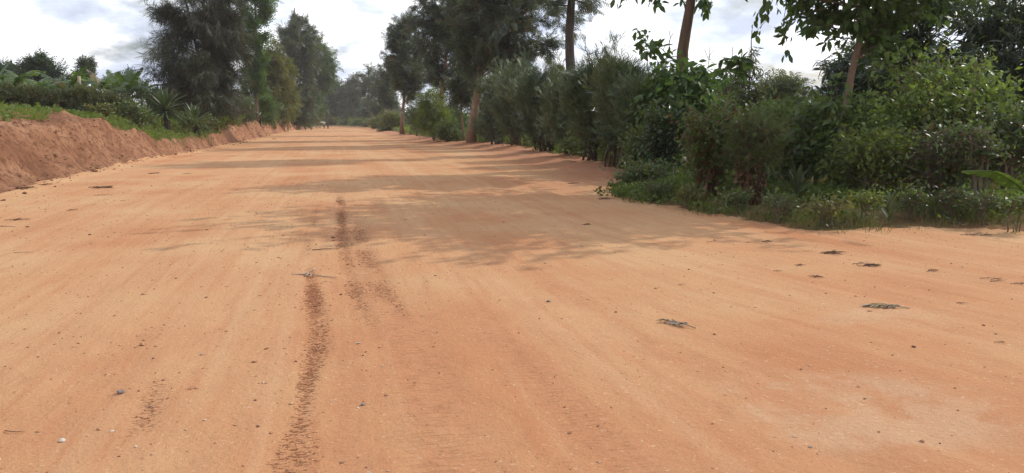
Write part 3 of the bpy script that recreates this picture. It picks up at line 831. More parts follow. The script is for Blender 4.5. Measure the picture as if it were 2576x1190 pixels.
plant('mango_tree', 'dark long leaved tree filling the far right above the shrubs', 'tree', 19, [(2560, 420), (2540, 250), (2545, 60)],
      [(-150, 2500, 2700), (-60, 2470, 2760), (10, 2500, 2760), (50, 2420, 2760), (110, 2370, 2760), (170, 2390, 2760), (230, 2430, 2740), (280, 2460, 2720)], 'lance', .27, 16000, LM['dark'], BK['dark'], r0=.17, nb=110, jit=.2, droop=.7, seed=80, twigs=5)
plant('mango_tree', 'dark leafy tree filling the gap behind the tallest light green bush', 'tree', 21, [(2330, 420), (2325, 250), (2310, 60)],
      [(-120, 2240, 2400), (-20, 2230, 2350), (50, 2240, 2335), (110, 2240, 2420), (170, 2230, 2460), (250, 2240, 2450), (310, 2260, 2430)], 'lance', .27, 9000, LM['dark'], BK['dark'], r0=.16, nb=110, jit=.2, droop=.7, seed=83, twigs=5)
plant('broad_tree', 'dark rounded bushy tree right behind the leaning grey brown trunk', 'tree', 26, [(1680, 430), (1680, 300), (1685, 200)],
      [(158, 1650, 1720), (185, 1612, 1790), (230, 1600, 1812), (290, 1606, 1800), (340, 1620, 1780)], 'simple', .2, 5200, LM['broad'], BK['dark'], r0=.1, nb=90, stems=3, splay=.3, jit=.24, seed=84)
plant('slim_tree', 'thin bare pole-like trunk slanting up out of the dark trees on the right', 'tree', 22, [(2318, 420), (2325, 115), (2364, 0), (2392, -110)],
      [(-160, 2330, 2470), (-100, 2300, 2500), (-50, 2330, 2490)], 'big', .24, 520, LM['mid'], BK['pale'], r0=.075, nb=26, jit=.18, droop=.8, seed=81, flare=1.1, extra=[(2430, 12, 21.8, 34, 2410, -60), (2400, 22, 22, 18, 2400, -40), (2460, 4, 22, 20, 2440, -60)])
plant('broad_tree', 'slender trunked tree with spreading light broad leaves high over the right shrubs', 'tree', 16, [(2118, 470), (2130, 246), (2147, 150), (2162, 85), (2175, 20), (2180, -600)],
      [(-720, 2000, 2350), (-580, 1800, 2500), (-420, 1740, 2560), (-250, 1790, 2520), (-130, 1960, 2360), (-60, 2010, 2330), (-10, 2050, 2320), (30, 2095, 2300), (70, 2140, 2250)], 'big', .18, 19000, LM['broad'], BK['pale'], r0=.10, nb=190, jit=.13, droop=.6, asc=.3, seed=82, flare=1.1,
      extra=[(1988, 55, 16, 42, 2080, 20), (2005, 22, 16, 40, 2090, 0), (2040, 70, 15.7, 36, 2110, 60), (1975, 5, 16.2, 40, 2080, -30), (2090, 96, 16, 26, 2150, 100), (2052, 165, 16, 0, 2120, 130), (2060, 200, 16, 0, 2072, 165)])

# near right shrubs
S = [
    ('vine_bush', 'dark vine smothered bush left of the rusty stump', 19.5, (1672, 450), [(283, 1652, 1700), (320, 1626, 1722), (370, 1616, 1730), (420, 1630, 1720), (446, 1640, 1710)], 'simple', .13, 3000, 'dark', 'dark', 4, .15),
    ('vine_stump', 'stump wrapped in leafy vine turning rusty brown towards its foot', 13.8, (1780, 512), [(284, 1760, 1805), (310, 1726, 1850), (350, 1716, 1860), (400, 1738, 1840), (450, 1755, 1822), (500, 1764, 1806)], 'simple', .10, 3600, 'rusty', 'dusty', 5, .11),
    ('twiggy_stump', 'bare twiggy stump of a cut hedge bush with reddish foot', 12.5, (1885, 532), [(300, 1865, 1950), (340, 1842, 1962), (400, 1848, 1952), (445, 1856, 1938)], 'pencil', .13, 3600, 'rusty', 'dark', 10, .12),
    ('broad_leaf_shrub', 'light leaved shrub topping the twiggy stump', 15.5, (1925, 480), [(262, 1915, 1945), (285, 1900, 1975), (320, 1895, 1990), (380, 1905, 1980)], 'simple', .13, 900, 'light', 'green', 4, .12),
    ('broad_leaf_shrub', 'mid green bush between the twiggy stump and the spiky plant', 14.4, (1990, 490), [(285, 1960, 2020), (330, 1926, 2060), (390, 1922, 2066), (450, 1935, 2050)], 'simple', .12, 2600, 'mid', 'twig', 5, .15),
    ('broad_leaf_shrub', 'tall bright leaved bush under the slender trunked tree', 13.6, (2100, 510), [(250, 2105, 2150), (285, 2070, 2185), (340, 2042, 2205), (400, 2034, 2210), (460, 2045, 2195)], 'simple', .14, 3200, 'light', 'green', 5, .15),
    ('broad_leaf_shrub', 'low yellowish bush at the grass edge in front of the bright bush', 12.3, (2180, 530), [(345, 2150, 2230), (390, 2122, 2280), (450, 2120, 2286), (505, 2140, 2270)], 'simple', .10, 2800, 'yellow', 'twig', 5, .13),
    ('tall_shrub', 'tallest light green bush on the right with a broad leafy head', 13.2, (2370, 500), [(122, 2335, 2385), (150, 2256, 2450), (190, 2238, 2498), (250, 2240, 2490), (310, 2236, 2488), (370, 2262, 2478)], 'simple', .125, 6200, 'light', 'twig', 7, .16),
    ('tangled_shrub', 'tangled brownish shrub of bare stems below the tallest bush', 11.6, (2350, 545), [(330, 2300, 2430), (390, 2275, 2450), (450, 2285, 2440), (510, 2310, 2410)], 'simple', .085, 2000, 'rusty', 'twig', 12, .13),
    ('broad_leaf_shrub', 'leafy bush at the right end above the big torn leaf', 11.4, (2540, 560), [(275, 2500, 2620), (320, 2462, 2660), (370, 2455, 2680), (420, 2480, 2660)], 'simple', .11, 2600, 'mid', 'twig', 5, .13),
    ('tangled_shrub', 'upright grey stems with few leaves beside the big torn leaf', 10.9, (2450, 560), [(330, 2420, 2480), (390, 2405, 2500), (450, 2415, 2480)], 'simple', .085, 520, 'mid', 'twig', 7, .10),
    ('broad_leaf_shrub', 'dark green bush behind the two vine covered stumps', 18, (1860, 450), [(290, 1820, 1910), (330, 1790, 1930), (390, 1790, 1930), (440, 1800, 1920)], 'simple', .13, 2400, 'mid', 'twig', 5, .16),
    ('broad_leaf_shrub', 'bluish dark bush behind the mid green bush', 18.5, (2030, 440), [(280, 1985, 2075), (320, 1960, 2100), (380, 1960, 2100), (430, 1970, 2090)], 'simple', .14, 2400, 'broad', 'twig', 5, .17),
    ('broad_leaf_shrub', 'shaded bush behind the low yellowish bush', 16.5, (2260, 460), [(300, 2210, 2310), (350, 2190, 2330), (420, 2200, 2330), (460, 2210, 2320)], 'simple', .13, 2600, 'broad', 'twig', 5, .16),
    ('broad_leaf_shrub', 'low weedy bush at the hedge end beside the vine smothered bush', 21, (1600, 440), [(330, 1590, 1640), (370, 1570, 1650), (420, 1575, 1640)], 'simple', .12, 1000, 'mid', 'twig', 5, .16),
    ('broad_leaf_shrub', 'dense bush filling the corner behind the tangled stems at far right', 14.5, (2480, 470), [(300, 2430, 2540), (350, 2410, 2580), (430, 2420, 2600), (480, 2430, 2590)], 'simple', .12, 2600, 'broad', 'twig', 5, .16),
    ('creeping_shrub', 'low creeping bush sprawling at the dirt edge under the vine smothered bush', 17.2, (1600, 478), [(438, 1580, 1650), (458, 1556, 1690), (478, 1552, 1700)], 'simple', .09, 1700, 'mid', 'twig', 6, .12),
]
for i, (nm, lab, Y, base, rows, kd, sz, n, lf, bk, st, jt) in enumerate(S):
    ro = plant(nm, lab, 'shrub', Y, [base, (base[0], .5 * (base[1] + rows[0][0])), (.5 * (rows[0][1] + rows[0][2]), rows[0][0] + 20)], rows, kd, sz, n, LM[lf], BK[bk],
          r0=.04 if 'twiggy' in nm else .05, splay=.22 if 'st' in nm else .12, shoots=10, nb=60 if st < 8 else 110, stems=st, jit=jt, droop=.35, seed=90 + i, group='shrubs along the right verge', part=('stem', 'foliage'), rmin=.005, asc=.5, tcount=8, flare=1.2)

    if 'stump' in nm:      # skirt of dead leaves and twigs round the foot
        rng = np.random.default_rng(600 + i); A = Acc(); m = 1500
        a_ = rng.uniform(0, 6.28, m); z_ = rng.beta(1.2, 1.3, m) * 1.0; rr_ = (.12 + .16 * z_) * np.sqrt(rng.random(m)) * (1 + .3 * rng.normal(size=m))
        scatter(A, 'simple', np.stack([rr_ * np.cos(a_), rr_ * np.sin(a_), z_], 1), np.stack([np.cos(a_), np.sin(a_), -1.2 + 0 * a_], 1), .075, rng, .5, .6, .5)
        for k in range(60):
            a0 = rng.uniform(0, 6.28); p_ = np.array((.14 * math.cos(a0), .14 * math.sin(a0), 0)); q_ = p_ * rng.uniform(.8, 2.2) + np.array((0, 0, rng.uniform(.5, 1.3)))
            tube(A, smooth_path([p_, .5 * (p_ + q_) + rng.normal(size=3) * .04, q_], 5), [.014, .011, .009, .007, .004], 4, rng.random())
        A.build('dead_leaves', LM['dead'], ro)
for i, (dx, dy, h, w, lf, lab) in enumerate([
    (1650, 512, 20, 34, 'mid', 'low leafy weed at the dirt edge left of the rusty stump'), (1735, 532, 16, 26, 'khaki', 'dusty low weed on bare soil before the rusty stump'),
    (1845, 545, 18, 30, 'mid', 'low weed at the foot of the twiggy stump'), (1960, 566, 26, 40, 'mid', 'sprawling weed at the dirt edge below the spiky plant'),
    (2075, 576, 22, 44, 'khaki', 'straggly weed at the front of the grass'), (2180, 570, 30, 34, 'yellow', 'yellowish weed on the grass edge under the low yellowish bush'),
    (2290, 566, 26, 36, 'mid', 'leafy weed before the tangled shrub'), (2385, 566, 34, 30, 'rusty', 'half dry weed at the dirt edge by the tangled stems'),
    (2470, 575, 28, 40, 'mid', 'weed at the dirt edge in front of the upright grey stems'), (2550, 588, 26, 34, 'light', 'bright weed at the dirt edge near the big torn leaf')]):
    dy -= 6; gx_, gy_ = gp(dx, dy, 0)
    plant('low_weed', lab, 'weed', gy_, [(dx, dy), (dx, dy - h * .7)], [(dy - h, dx - w * .3, dx + w * .3), (dy - h * .55, dx - w, dx + w), (dy + 4, dx - w * 1.3, dx + w * 1.3)], 'simple', .065, 420, LM[lf], BK['twig'],
          r0=.012, nb=30, stems=5, splay=.12, jit=.06, seed=210 + i, group='weeds on the right dirt edge', part=('stem', 'foliage'), rmin=.003, tcount=6, flare=1.1)
for i, (Y, base, top, w, kd, sz, n, lf, lab) in enumerate([
    (14.2, (2045, 505), 235, 24, 'big', .17, 110, 'light', 'thin upright sapling with large pale leaves left of the bright bush'),
    (13.4, (2142, 520), 262, 26, 'big', .16, 120, 'mid', 'leafy upright stem rising through the bright bush'),
    (12.6, (2250, 535), 300, 22, 'simple', .12, 230, 'light', 'sparse upright stem between the yellowish bush and the tallest bush'),
    (15.2, (1950, 480), 252, 22, 'big', .16, 90, 'light', 'pale leaved sapling behind the twiggy stump'),
    (12.0, (2300, 545), 345, 20, 'simple', .11, 220, 'yellow', 'yellowish thin stem at the front of the tangled shrub'),
    (11.2, (2420, 560), 300, 24, 'simple', .10, 260, 'light', 'tall thin stem with bright leaves before the upright grey stems'),
    (16.5, (1900, 470), 272, 20, 'big', .16, 80, 'mid', 'dull sapling between the two stumps'),
    (19.0, (1745, 450), 268, 24, 'big', .2, 100, 'light', 'bright sapling with drooping leaves at the foot of the leaning trunk')]):
    cx_ = base[0]
    plant('sapling', lab, 'sapling', Y, [base, (cx_ + 4, .5 * (base[1] + top)), (cx_ + (7 if i % 2 else -6), top + 6)], [(top, cx_ - w * .5, cx_ + w * .5), (top + 40, cx_ - w, cx_ + w), (.5 * (top + base[1]), cx_ - w * 1.1, cx_ + w * 1.1), (base[1] - 60, cx_ - w * .6, cx_ + w * .6)],
          kd, sz, n, LM[lf], BK['green'], r0=.02, nb=26, stems=2, jit=.07, droop=.6, seed=180 + i, group='saplings among the right shrubs', part=('stem', 'foliage'), rmin=.004, tcount=8, flare=1.1)

# backing bushes behind the right hand shrubs and beyond the hedge
for i, (bx, Y, l, r, top, bot, lf, lab) in enumerate([
    (1760, 31, 1690, 1830, 235, 370, 'mid', 'bush behind the leaning trunk'),
    (1930, 30, 1860, 2010, 265, 380, 'broad', 'bush behind the thin sparse tree'),
    (2080, 32, 2000, 2160, 250, 380, 'mid', 'bush behind the very dark dense tree on its left'),
    (2380, 30, 2290, 2480, 200, 380, 'dark', 'dark bush between the two dark long leaved trees'),
    (2560, 26, 2460, 2680, 230, 400, 'broad', 'bush behind the far right dark tree'),
    (1570, 60, 1500, 1640, 200, 330, 'broad', 'bush in the field beyond the near end of the hedge'),
    (1350, 75, 1280, 1420, 225, 340, 'broad', 'bush in the field beyond the middle of the hedge'),
]):
    plant('field_bush', lab, 'bush', Y, [(bx, bot), (bx, top + 20)], [(top, bx - 30, bx + 30), (top + 25, l + 20, r - 20), (.5 * (top + bot), l, r), (bot, l + 10, r - 10)], 'spray', .26, 2600, LM[lf], BK['twig'],
          r0=.07, nb=60, stems=5, jit=.3, seed=120 + i, group='bushes in the field behind the verge', part=('stem', 'foliage'))

# ---- pencil bush hedge on the right
EH = [
    (1242, 362, 52, [(286, 1222, 1260), (315, 1208, 1274), (345, 1212, 1270)], 1400, 'small pencil twigged bush at the far end of the hedge beside the leaning trunk'),
    (1256, 360, 47, [(182, 1235, 1280), (215, 1222, 1295), (265, 1220, 1298), (310, 1230, 1290)], 2600, 'farthest full size pencil twigged hedge bush'),
    (1300, 366, 43, [(176, 1280, 1325), (205, 1262, 1340), (265, 1258, 1342), (315, 1270, 1330)], 2800, 'second full size hedge bush from the far end'),
    (1372, 396, 36, [(170, 1335, 1395), (200, 1312, 1410), (260, 1312, 1412), (320, 1328, 1402)], 3600, 'flat topped hedge bush with twin red stems left of the dark trunk'),
    (1440, 410, 31, [(188, 1405, 1470), (220, 1388, 1485), (280, 1390, 1488), (340, 1405, 1470)], 3600, 'hedge bush directly in front of the dark bare trunk'),
    (1498, 418, 27.5, [(160, 1478, 1530), (195, 1458, 1548), (260, 1456, 1550), (330, 1470, 1535)], 3800, 'tall spiky topped hedge bush just right of the dark trunk'),
    (1560, 432, 24.5, [(152, 1545, 1590), (190, 1522, 1608), (260, 1520, 1612), (335, 1532, 1600)], 3800, 'tallest hedge bush beside the drooping leaved shrub'),
    (1616, 440, 22.6, [(215, 1600, 1640), (260, 1588, 1655), (330, 1590, 1650), (380, 1600, 1645)], 2200, 'last narrow hedge bush nearest the camera side'),
]
for i, (bx, by, Y, rows, n, lab) in enumerate(EH):
    rows = [(a_, l_ - 9 - 4 * (i % 3), r__ + 9 + 4 * ((i + 1) % 3)) for a_, l_, r__ in rows]
    cxr = .5 * (rows[-1][1] + rows[-1][2]); wr = .5 * (rows[-1][2] - rows[-1][1])
    rows = rows + [(rows[-1][0] + .3 * (by - rows[-1][0]), cxr - wr * .8, cxr + wr * .8)]
    plant('pencil_bush', lab, 'hedge bush', Y, [(bx, by), (bx + 3, by - 60), (bx, rows[1][0])], rows, 'pencil', .36, int(n * 1.7), LM['pencil'], BK['dark' if i % 2 else 'brown'],
          r0=.06, nb=120, stems=11, splay=.55, jit=.15, droop=-.5, spread=.65, asc=1.1, shoots=12, seed=140 + i, group='pencil bush hedge along the right verge', part=('stem', 'foliage'), inner=.4, rmin=.01)
for i, (bx, by, Y, top, w, lf, lab) in enumerate([
    (1435, 408, 29.5, 318, 22, 'mid', 'leafy sapling growing against the hedge foot'), (1352, 392, 37, 330, 22, 'yellow', 'bright weed at the foot of the flat topped hedge bush'),
    (1530, 428, 25.5, 345, 24, 'yellow', 'sunlit weed between the last hedge stems'), (1150, 358, 56, 322, 18, 'mid', 'small leafy weed at the foot of the leaning trunk'), (1475, 415, 29, 360, 20, 'mid', 'low weed between two hedge stems')]):
    plant('weed_plant', lab, 'weed', Y, [(bx, by), (bx, top + 6)], [(top, bx - w * .3, bx + w * .3), (.5 * (top + by), bx - w, bx + w), (by - 8, bx - w * .7, bx + w * .7)], 'simple', .13, 420, LM[lf], BK['green'],
          r0=.015, nb=24, stems=3, jit=.1, seed=160 + i, group='weeds along the hedge foot', part=('stem', 'foliage'))

# ---- left background
for i, (nm, lab, Y, tr, rows, lf, n) in enumerate([
    ('broad_tree', 'dark rounded tree at the left end of the skyline', 100, [(18, 250), (18, 165)], [(154, 5, 30), (170, -25, 42), (195, -30, 46), (215, -20, 40)], 'dark', 1500),
    ('broad_tree', 'larger dark rounded tree with a stray branch on the left skyline', 95, [(96, 250), (95, 155)], [(137, 84, 104), (152, 60, 126), (175, 45, 145), (208, 50, 142)], 'dark', 2600),
    ('small_tree', 'airy small tree with visible thin trunk on the left skyline', 110, [(218, 260), (216, 200), (215, 160)], [(149, 200, 232), (165, 190, 240), (180, 195, 236), (192, 205, 228)], 'far', 900),
    ('conifer_tree', 'small pointed dark tree on the left skyline next to the feathery tree', 105, [(332, 260), (331, 180)], [(172, 328, 335), (190, 318, 345), (212, 310, 358), (235, 305, 362)], 'dark', 1100),
    ('broad_tree', 'low dark bushy tree between the airy tree and the pointed one', 100, [(285, 255), (284, 210)], [(196, 275, 300), (208, 262, 318), (225, 258, 320)], 'far', 800),
    ('broad_tree', 'low rounded tree left of the airy tree behind the banana plants', 98, [(165, 255), (165, 205)], [(192, 150, 182), (205, 140, 192), (225, 138, 195)], 'far', 800),
]):
    plant(nm, lab, 'tree', Y, tr, rows, 'spray', .5, n, LM[lf], BK['dark'], r0=.12, nb=40, jit=.32, seed=170 + i, group='trees on the left skyline',
          extra=[(150, 172, 95, 40, 120, 190)] if i == 1 else ())


def banana(name, label, x, y, h, seed, mat_, nl=8, llen=1.9, group=None, lean=0.):
    rng = np.random.default_rng(seed)
    root = thing(name, label, 'banana plant', (x, y, gz(x, y)), group)
    W = Acc(); tube(W, smooth_path([(0, 0, -.05), (lean * .3, 0, h * .3), (lean, 0, h * .58)], 7, .03, rng), np.linspace(.11, .06, 7), 8)
    W.build('stem', BK['green'], root)
    top = np.array((lean, 0, h * .55))
    for k in range(nl):
        A = Acc()
        a = 2.4 * k + rng.uniform(-.4, .4); el = rng.uniform(.55, 1.35); L = llen * rng.uniform(.75, 1.1)
        m = 15; t = np.linspace(0, 1, m)
        hx = np.array((math.cos(a), math.sin(a), 0)); ang = el - t ** 1.3 * rng.uniform(.7, 1.9)
        st = L / (m - 1)
        pos = top + np.cumsum(np.stack([np.cos(ang) * hx[0] * st, np.cos(ang) * hx[1] * st, np.sin(ang) * st], 1), 0)
        side = np.cross(hx, (0, 0, 1.)); w = .27 * np.sin(np.pi * np.clip((t - .12) / .88, 0, 1)) ** .55 * (L / 1.9); w[:2] = .02
        w2 = np.where(w < .03, .02, w); rg = rng.random()
        for s in (-1, 1):
            # each half blade is torn into flaps that droop on their own
            for i in range(m - 1):
                q = rng.normal() * .18
                dz = np.array((0, 0, -1.)) * (.35 + q)
                e0 = pos[i] + s * side * w2[i] * .92 + dz * w2[i]; e1 = pos[i + 1] + s * side * w2[i + 1] * .92 + dz * w2[i + 1]
                if rng.random() < .3:
                    e1 = pos[i + 1] * .12 + e1 * .88 - (pos[i + 1] - pos[i]) * .25
                A.add(np.array([pos[i], pos[i + 1], e1, e0]), [0, 1, 2, 3], [4], np.full(4, rg))
        tube(A, pos, np.linspace(.022, .006, m), 5, rg)
        A.build('leaf', mat_, root, smooth=False)
    return root


GB = 'banana plants beyond the left hedge'
for i, (dx, Y, top) in enumerate([(25, 52, 208), (78, 57, 204), (118, 60, 205), (165, 55, 206), (250, 60, 192), (288, 62, 188), (322, 58, 205), (352, 60, 207), (-20, 54, 200), (205, 64, 205)]):
    x, zt = aty(dx, top, Y)
    banana('banana_plant', ['banana plant with low pale leaves at the left skyline end', 'broad banana plant below the larger dark tree', 'banana plant with arching leaves right of the larger dark tree', 'short banana plant left of the wooden post', 'banana plant with one upright split leaf', 'tallest banana plant with raised bright leaf', 'banana plant under the pointed dark tree', 'banana plant nearest the feathery tree', 'half hidden banana plant cut by the left side', 'far banana plant behind the wooden post'][i],
           x, Y, zt - gz(x, Y) + .45, 200 + i, LM['banana'], 10, 2.2, GB)
x, y = gp(2520, 575)
ban = banana('banana_plant', 'young banana plant with one long torn leaf hanging among the right stems', 10.6, 11.2, 1.3, 231, LM['banana_young'], 4, .9)


def long_leaf(name, label, cat, pts, wid, mat_, parent=None):
    A = Acc(); P = smooth_path(pts, 18); t = np.linspace(0, 1, 18)
    rng = np.random.default_rng(5)
    w = wid * np.sin(np.pi * np.clip(t, .03, .99)) ** .5
    T = nrm(np.gradient(P, axis=0)); s = nrm(np.cross(T, (0, 0.25, 1.)))
    for sd, dr in ((-1, .25), (1, .55)):
        for i in range(17):
            d0 = np.array((0, 0, -dr * w[i] * (1 + .2 * rng.normal()))); d1 = np.array((0, 0, -dr * w[i + 1] * (1 + .2 * rng.normal())))
            A.add(np.array([P[i], P[i + 1], P[i + 1] + sd * s[i + 1] * w[i + 1] + d1, P[i] + sd * s[i] * w[i] + d0]), [0, 1, 2, 3], [4], np.full(4, .6))
    tube(A, P, np.linspace(.016, .005, 18), 5, .8)
    return A.build(name, mat_, parent, smooth=False)


def W3(dx, dy, Y):
    x, z = aty(dx, dy, Y)
    return np.array((x, Y, z))


o0 = np.array(ban.location)
for pts, w in (([W3(2610, 545, 10.6), W3(2570, 470, 10.5), W3(2500, 428, 10.4), W3(2420, 430, 10.3)], .13), ([W3(2620, 560, 10.3), W3(2560, 478, 10.2), W3(2500, 475, 10.1)], .10)):
    long_leaf('leaf', '', '', [p - o0 for p in pts], w, LM['banana'], ban)


def rosette(name, label, cat, x, y, nleaf, L, stem_h, seed, mat_, wid=.05, group=None, low=-.5, stem_r=.12):
    rng = np.random.default_rng(seed)
    root = thing(name, label, cat, (x, y, gz(x, y)), group)
    if stem_h > .05:
        W = Acc(); tube(W, np.array([(0, 0, -.1), (.02, 0, stem_h * .5), (0, 0, stem_h)]), [stem_r * 1.2, stem_r, stem_r * .7], 8)
        for k in range(40):   # skirt of dead leaves
            a = rng.uniform(0, 6.28); z = rng.uniform(.2, 1) * stem_h; d = np.array((math.cos(a), math.sin(a), 0))
            tube(W, np.array([d * stem_r * .6 + (0, 0, z), d * (stem_r + .12) + (0, 0, z - .12), d * (stem_r + .1) + (0, 0, z - .4)]), [.018, .014, .004], 4)
        W.build('trunk', BK['dark'], root)
    A = Acc()
    for k in range(nleaf):
        a = k * 2.39996 + rng.uniform(-.2, .2); u = (k + .5) / nleaf
        el = low + (1.45 - low) * (1 - u) ** .8 + rng.normal() * .08
        l = L * rng.uniform(.8, 1.05) * (.75 + .35 * min(1, u * 3)); m = 6
        t = np.linspace(0, 1, m); ang = el - t ** 2 * rng.uniform(.05, .5)
        hx = np.array((math.cos(a), math.sin(a), 0)); st = l / (m - 1)
        pos = np.array((0, 0, stem_h + .05 + .25 * (1 - u))) + np.concatenate([[np.zeros(3)], np.cumsum(np.stack([np.cos(ang[1:]) * hx[0] * st, np.cos(ang[1:]) * hx[1] * st, np.sin(ang[1:]) * st], 1), 0)])
        sd = np.cross(hx, (0, 0, 1.)); w = wid * (1 - t ** 2.5) * (.6 + .8 * np.minimum(t * 3, .5)) + .002
        upv = np.cross(sd, hx) * 1.0
        V = np.concatenate([pos - sd * w[:, None] + np.array((0, 0, 1.)) * w[:, None] * .4, pos, pos + sd * w[:, None] + np.array((0, 0, 1.)) * w[:, None] * .4])
        fl = []
        for i in range(m - 1):
            fl += [i, i + 1, m + i + 1, m + i, m + i, m + i + 1, 2 * m + i + 1, 2 * m + i]
        A.add(V, fl, np.full(2 * (m - 1), 4), np.full(3 * m, rng.random()))
    A.build('rosette', mat_, root, smooth=False)
    return root


GY_ = 'spiky rosette plants on the left bank'
for i, (dx, dy, Y, n, L, sh, lab) in enumerate([
    (415, 262, 47, 120, 1.75, 1.15, 'biggest spiky rosette plant on the left bank with leaves reaching skyward'),
    (490, 285, 50, 85, 1.45, .85, 'spiky rosette plant standing just above the grass slope'),
    (582, 270, 74, 80, 1.8, 1.2, 'spiky rosette plant in the shade behind the tall weed'),
    (618, 275, 85, 80, 2.0, 1.3, 'spiky rosette plant nearest the khaki leaved tree'),
    (365, 280, 45, 60, 1.0, .3, 'low half hidden rosette plant at the mound end of the hedge')]):
    x, z = aty(dx, dy, Y)
    rosette('rosette_plant', lab, 'rosette plant', x, Y, n, L * .85, sh, 240 + i, LM['yucca'], .055, GY_)
x, y = gp(2002, 512, .15)
rosette('agave_plant', 'stiff grey green spiky plant among the right shrubs by the grass', 'agave', x, y, 16, .5, 0, 251, LM['agave'], .035, None, .5)
x, y = gp(2235, 545, .15)
rosette('agave_plant', 'smaller spiky plant at the foot of the tangled stems', 'agave', x, y, 9, .34, 0, 252, LM['agave'], .028, None, .5)

plant('weed_plant', 'tall pale leaved weed stalk between the rosette plants', 'weed', 63, [(556, 310), (552, 280), (548, 250)], [(246, 540, 560), (262, 542, 566), (285, 540, 572), (305, 535, 590)], 'simple', .26, 300, LM['light'], BK['green'], r0=.02, nb=26, jit=.09, seed=255, part=('stem', 'foliage'))
plant('weed_plant', 'low pale leaved weed to the right of the tall weed stalk', 'weed', 71, [(590, 314), (588, 295)], [(284, 575, 600), (298, 570, 612), (310, 575, 608)], 'simple', .26, 240, LM['light'], BK['green'], r0=.015, nb=20, jit=.09, seed=256, part=('stem', 'foliage'))
for i, (dx, dy, Y) in enumerate([(330, 268, 40), (355, 292, 41), (255, 272, 38), (470, 300, 49), (530, 305, 52)]):
    plant('weed_plant', ['scrubby bush on top of the mound', 'leafy scrub where the mound meets the grass slope', 'small scrub left on the mound crest', 'green scrub between the two largest rosette plants', 'weedy scrub right of the second rosette plant'][i], 'weed', Y, [(dx, dy + 20), (dx, dy - 4)], [(dy - 12, dx - 10, dx + 10), (dy + 2, dx - 24, dx + 24), (dy + 16, dx - 20, dx + 20)], 'simple', .16, 420, LM['mid' if i != 2 else 'khaki'], BK['twig'], r0=.015, nb=24, stems=4, jit=.14, seed=260 + i, group='weeds on the left bank', part=('stem', 'foliage'))

# dull hedge across the left field
hx0, hx1 = aty(-140, 250, 39)[0], aty(372, 250, 45)[0]
root = thing('field_hedge', 'dull grey green hedge running along the left field above the bank', 'hedge', (.5 * (hx0 + hx1), 45, gz(.5 * (hx0 + hx1), 45)))
W = Acc(); C = Acc(); rng = np.random.default_rng(280)
n = 11000
hx = rng.uniform(hx0, hx1, n); hy = 39 + 6 * (hx - hx0) / (hx1 - hx0) + rng.normal(size=n) * .35
hb = height(hx, hy)
hh = 1.05 + .7 * fbm(hx * .8, hy * 0 + 1, 3)
hz = hb + hh * rng.beta(1.6, 1.1, n)
scatter(C, 'spray', np.stack([hx, hy, hz], 1) - np.array(root.location), np.tile((0, 0, 1.), (n, 1)), .27, rng, 0, .9)
for k in range(140):
    x = rng.uniform(hx0, hx1); y = 39 + 6 * (x - hx0) / (hx1 - hx0) + rng.normal() * .15; z = gz(x, y)
    p = np.array((x, y, z - .05)) - np.array(root.location)
    tube(W, np.stack([p, p + (rng.normal() * .1, rng.normal() * .1, .6), p + (rng.normal() * .25, rng.normal() * .2, 1.25)]), [.03, .022, .008], 5)
W.build('stems', BK['twig'], root); C.build('foliage', LM['hedge'], root)

# wooden post with a fallen pale rail beside it
x0, z0 = aty(200, 240, 46); x1, z1 = aty(201, 192, 46)
A = Acc(); zb = gz(x0, 46)
post = thing('wooden_post', 'pale sawn wooden post standing in the left hedge', 'post', (x0, 46, zb))
pts = smooth_path([(0, 0, -.2), (.02, 0, .9), (.05, 0, z1 - zb)], 8, .02, np.random.default_rng(2))
tube(A, pts, [.10, .095, .09, .09, .088, .09, .085, .08], 9)
A.build('post_shaft', bark_mat('weathered_wood', (.30, .22, .15), (.48, .38, .28), 8, .15), post)
A = Acc(); tube(A, smooth_path([(-.75, -.3, 1.02), (-.2, -.35, 1.06), (.3, -.32, 1.1)], 6, .03, np.random.default_rng(3)), [.05, .06, .055, .05, .045, .03], 7)
ra = A.build('cut_branch', bark_mat('peeled_wood', (.42, .33, .24), (.6, .5, .38), 8, .5), None)
ra.location = (x0, 46, zb); tag(ra, 'pale cut branch lying on the hedge against the wooden post', 'branch')


# ------------------------------------------------------------------ grass and ground cover
def region_points(n, x0, x1, y0, y1, cond, rng):
    x = rng.uniform(x0, x1, n); y = rng.uniform(y0, y1, n)
    k = cond(x, y)
    return x[k], y[k]


def grass(name, pts, hgt, material, seed, kind='blade', spread=.35, droop=-1.2, lift=0.):
    rng = np.random.default_rng(seed)
    A = Acc()
    for (x, y), h in zip(pts, hgt):
        z = height(x, y) + lift * rng.random(len(x))
        P = np.stack([x, y, z], 1)
        D = np.tile((0, 0, .6), (len(x), 1)) + rng.normal(size=(len(x), 3)) * .4
        scatter(A, kind, P, D, h, rng, droop, spread, .5, 1.2)
    o = A.build(name, material)
    o['kind'] = 'stuff'
    return o


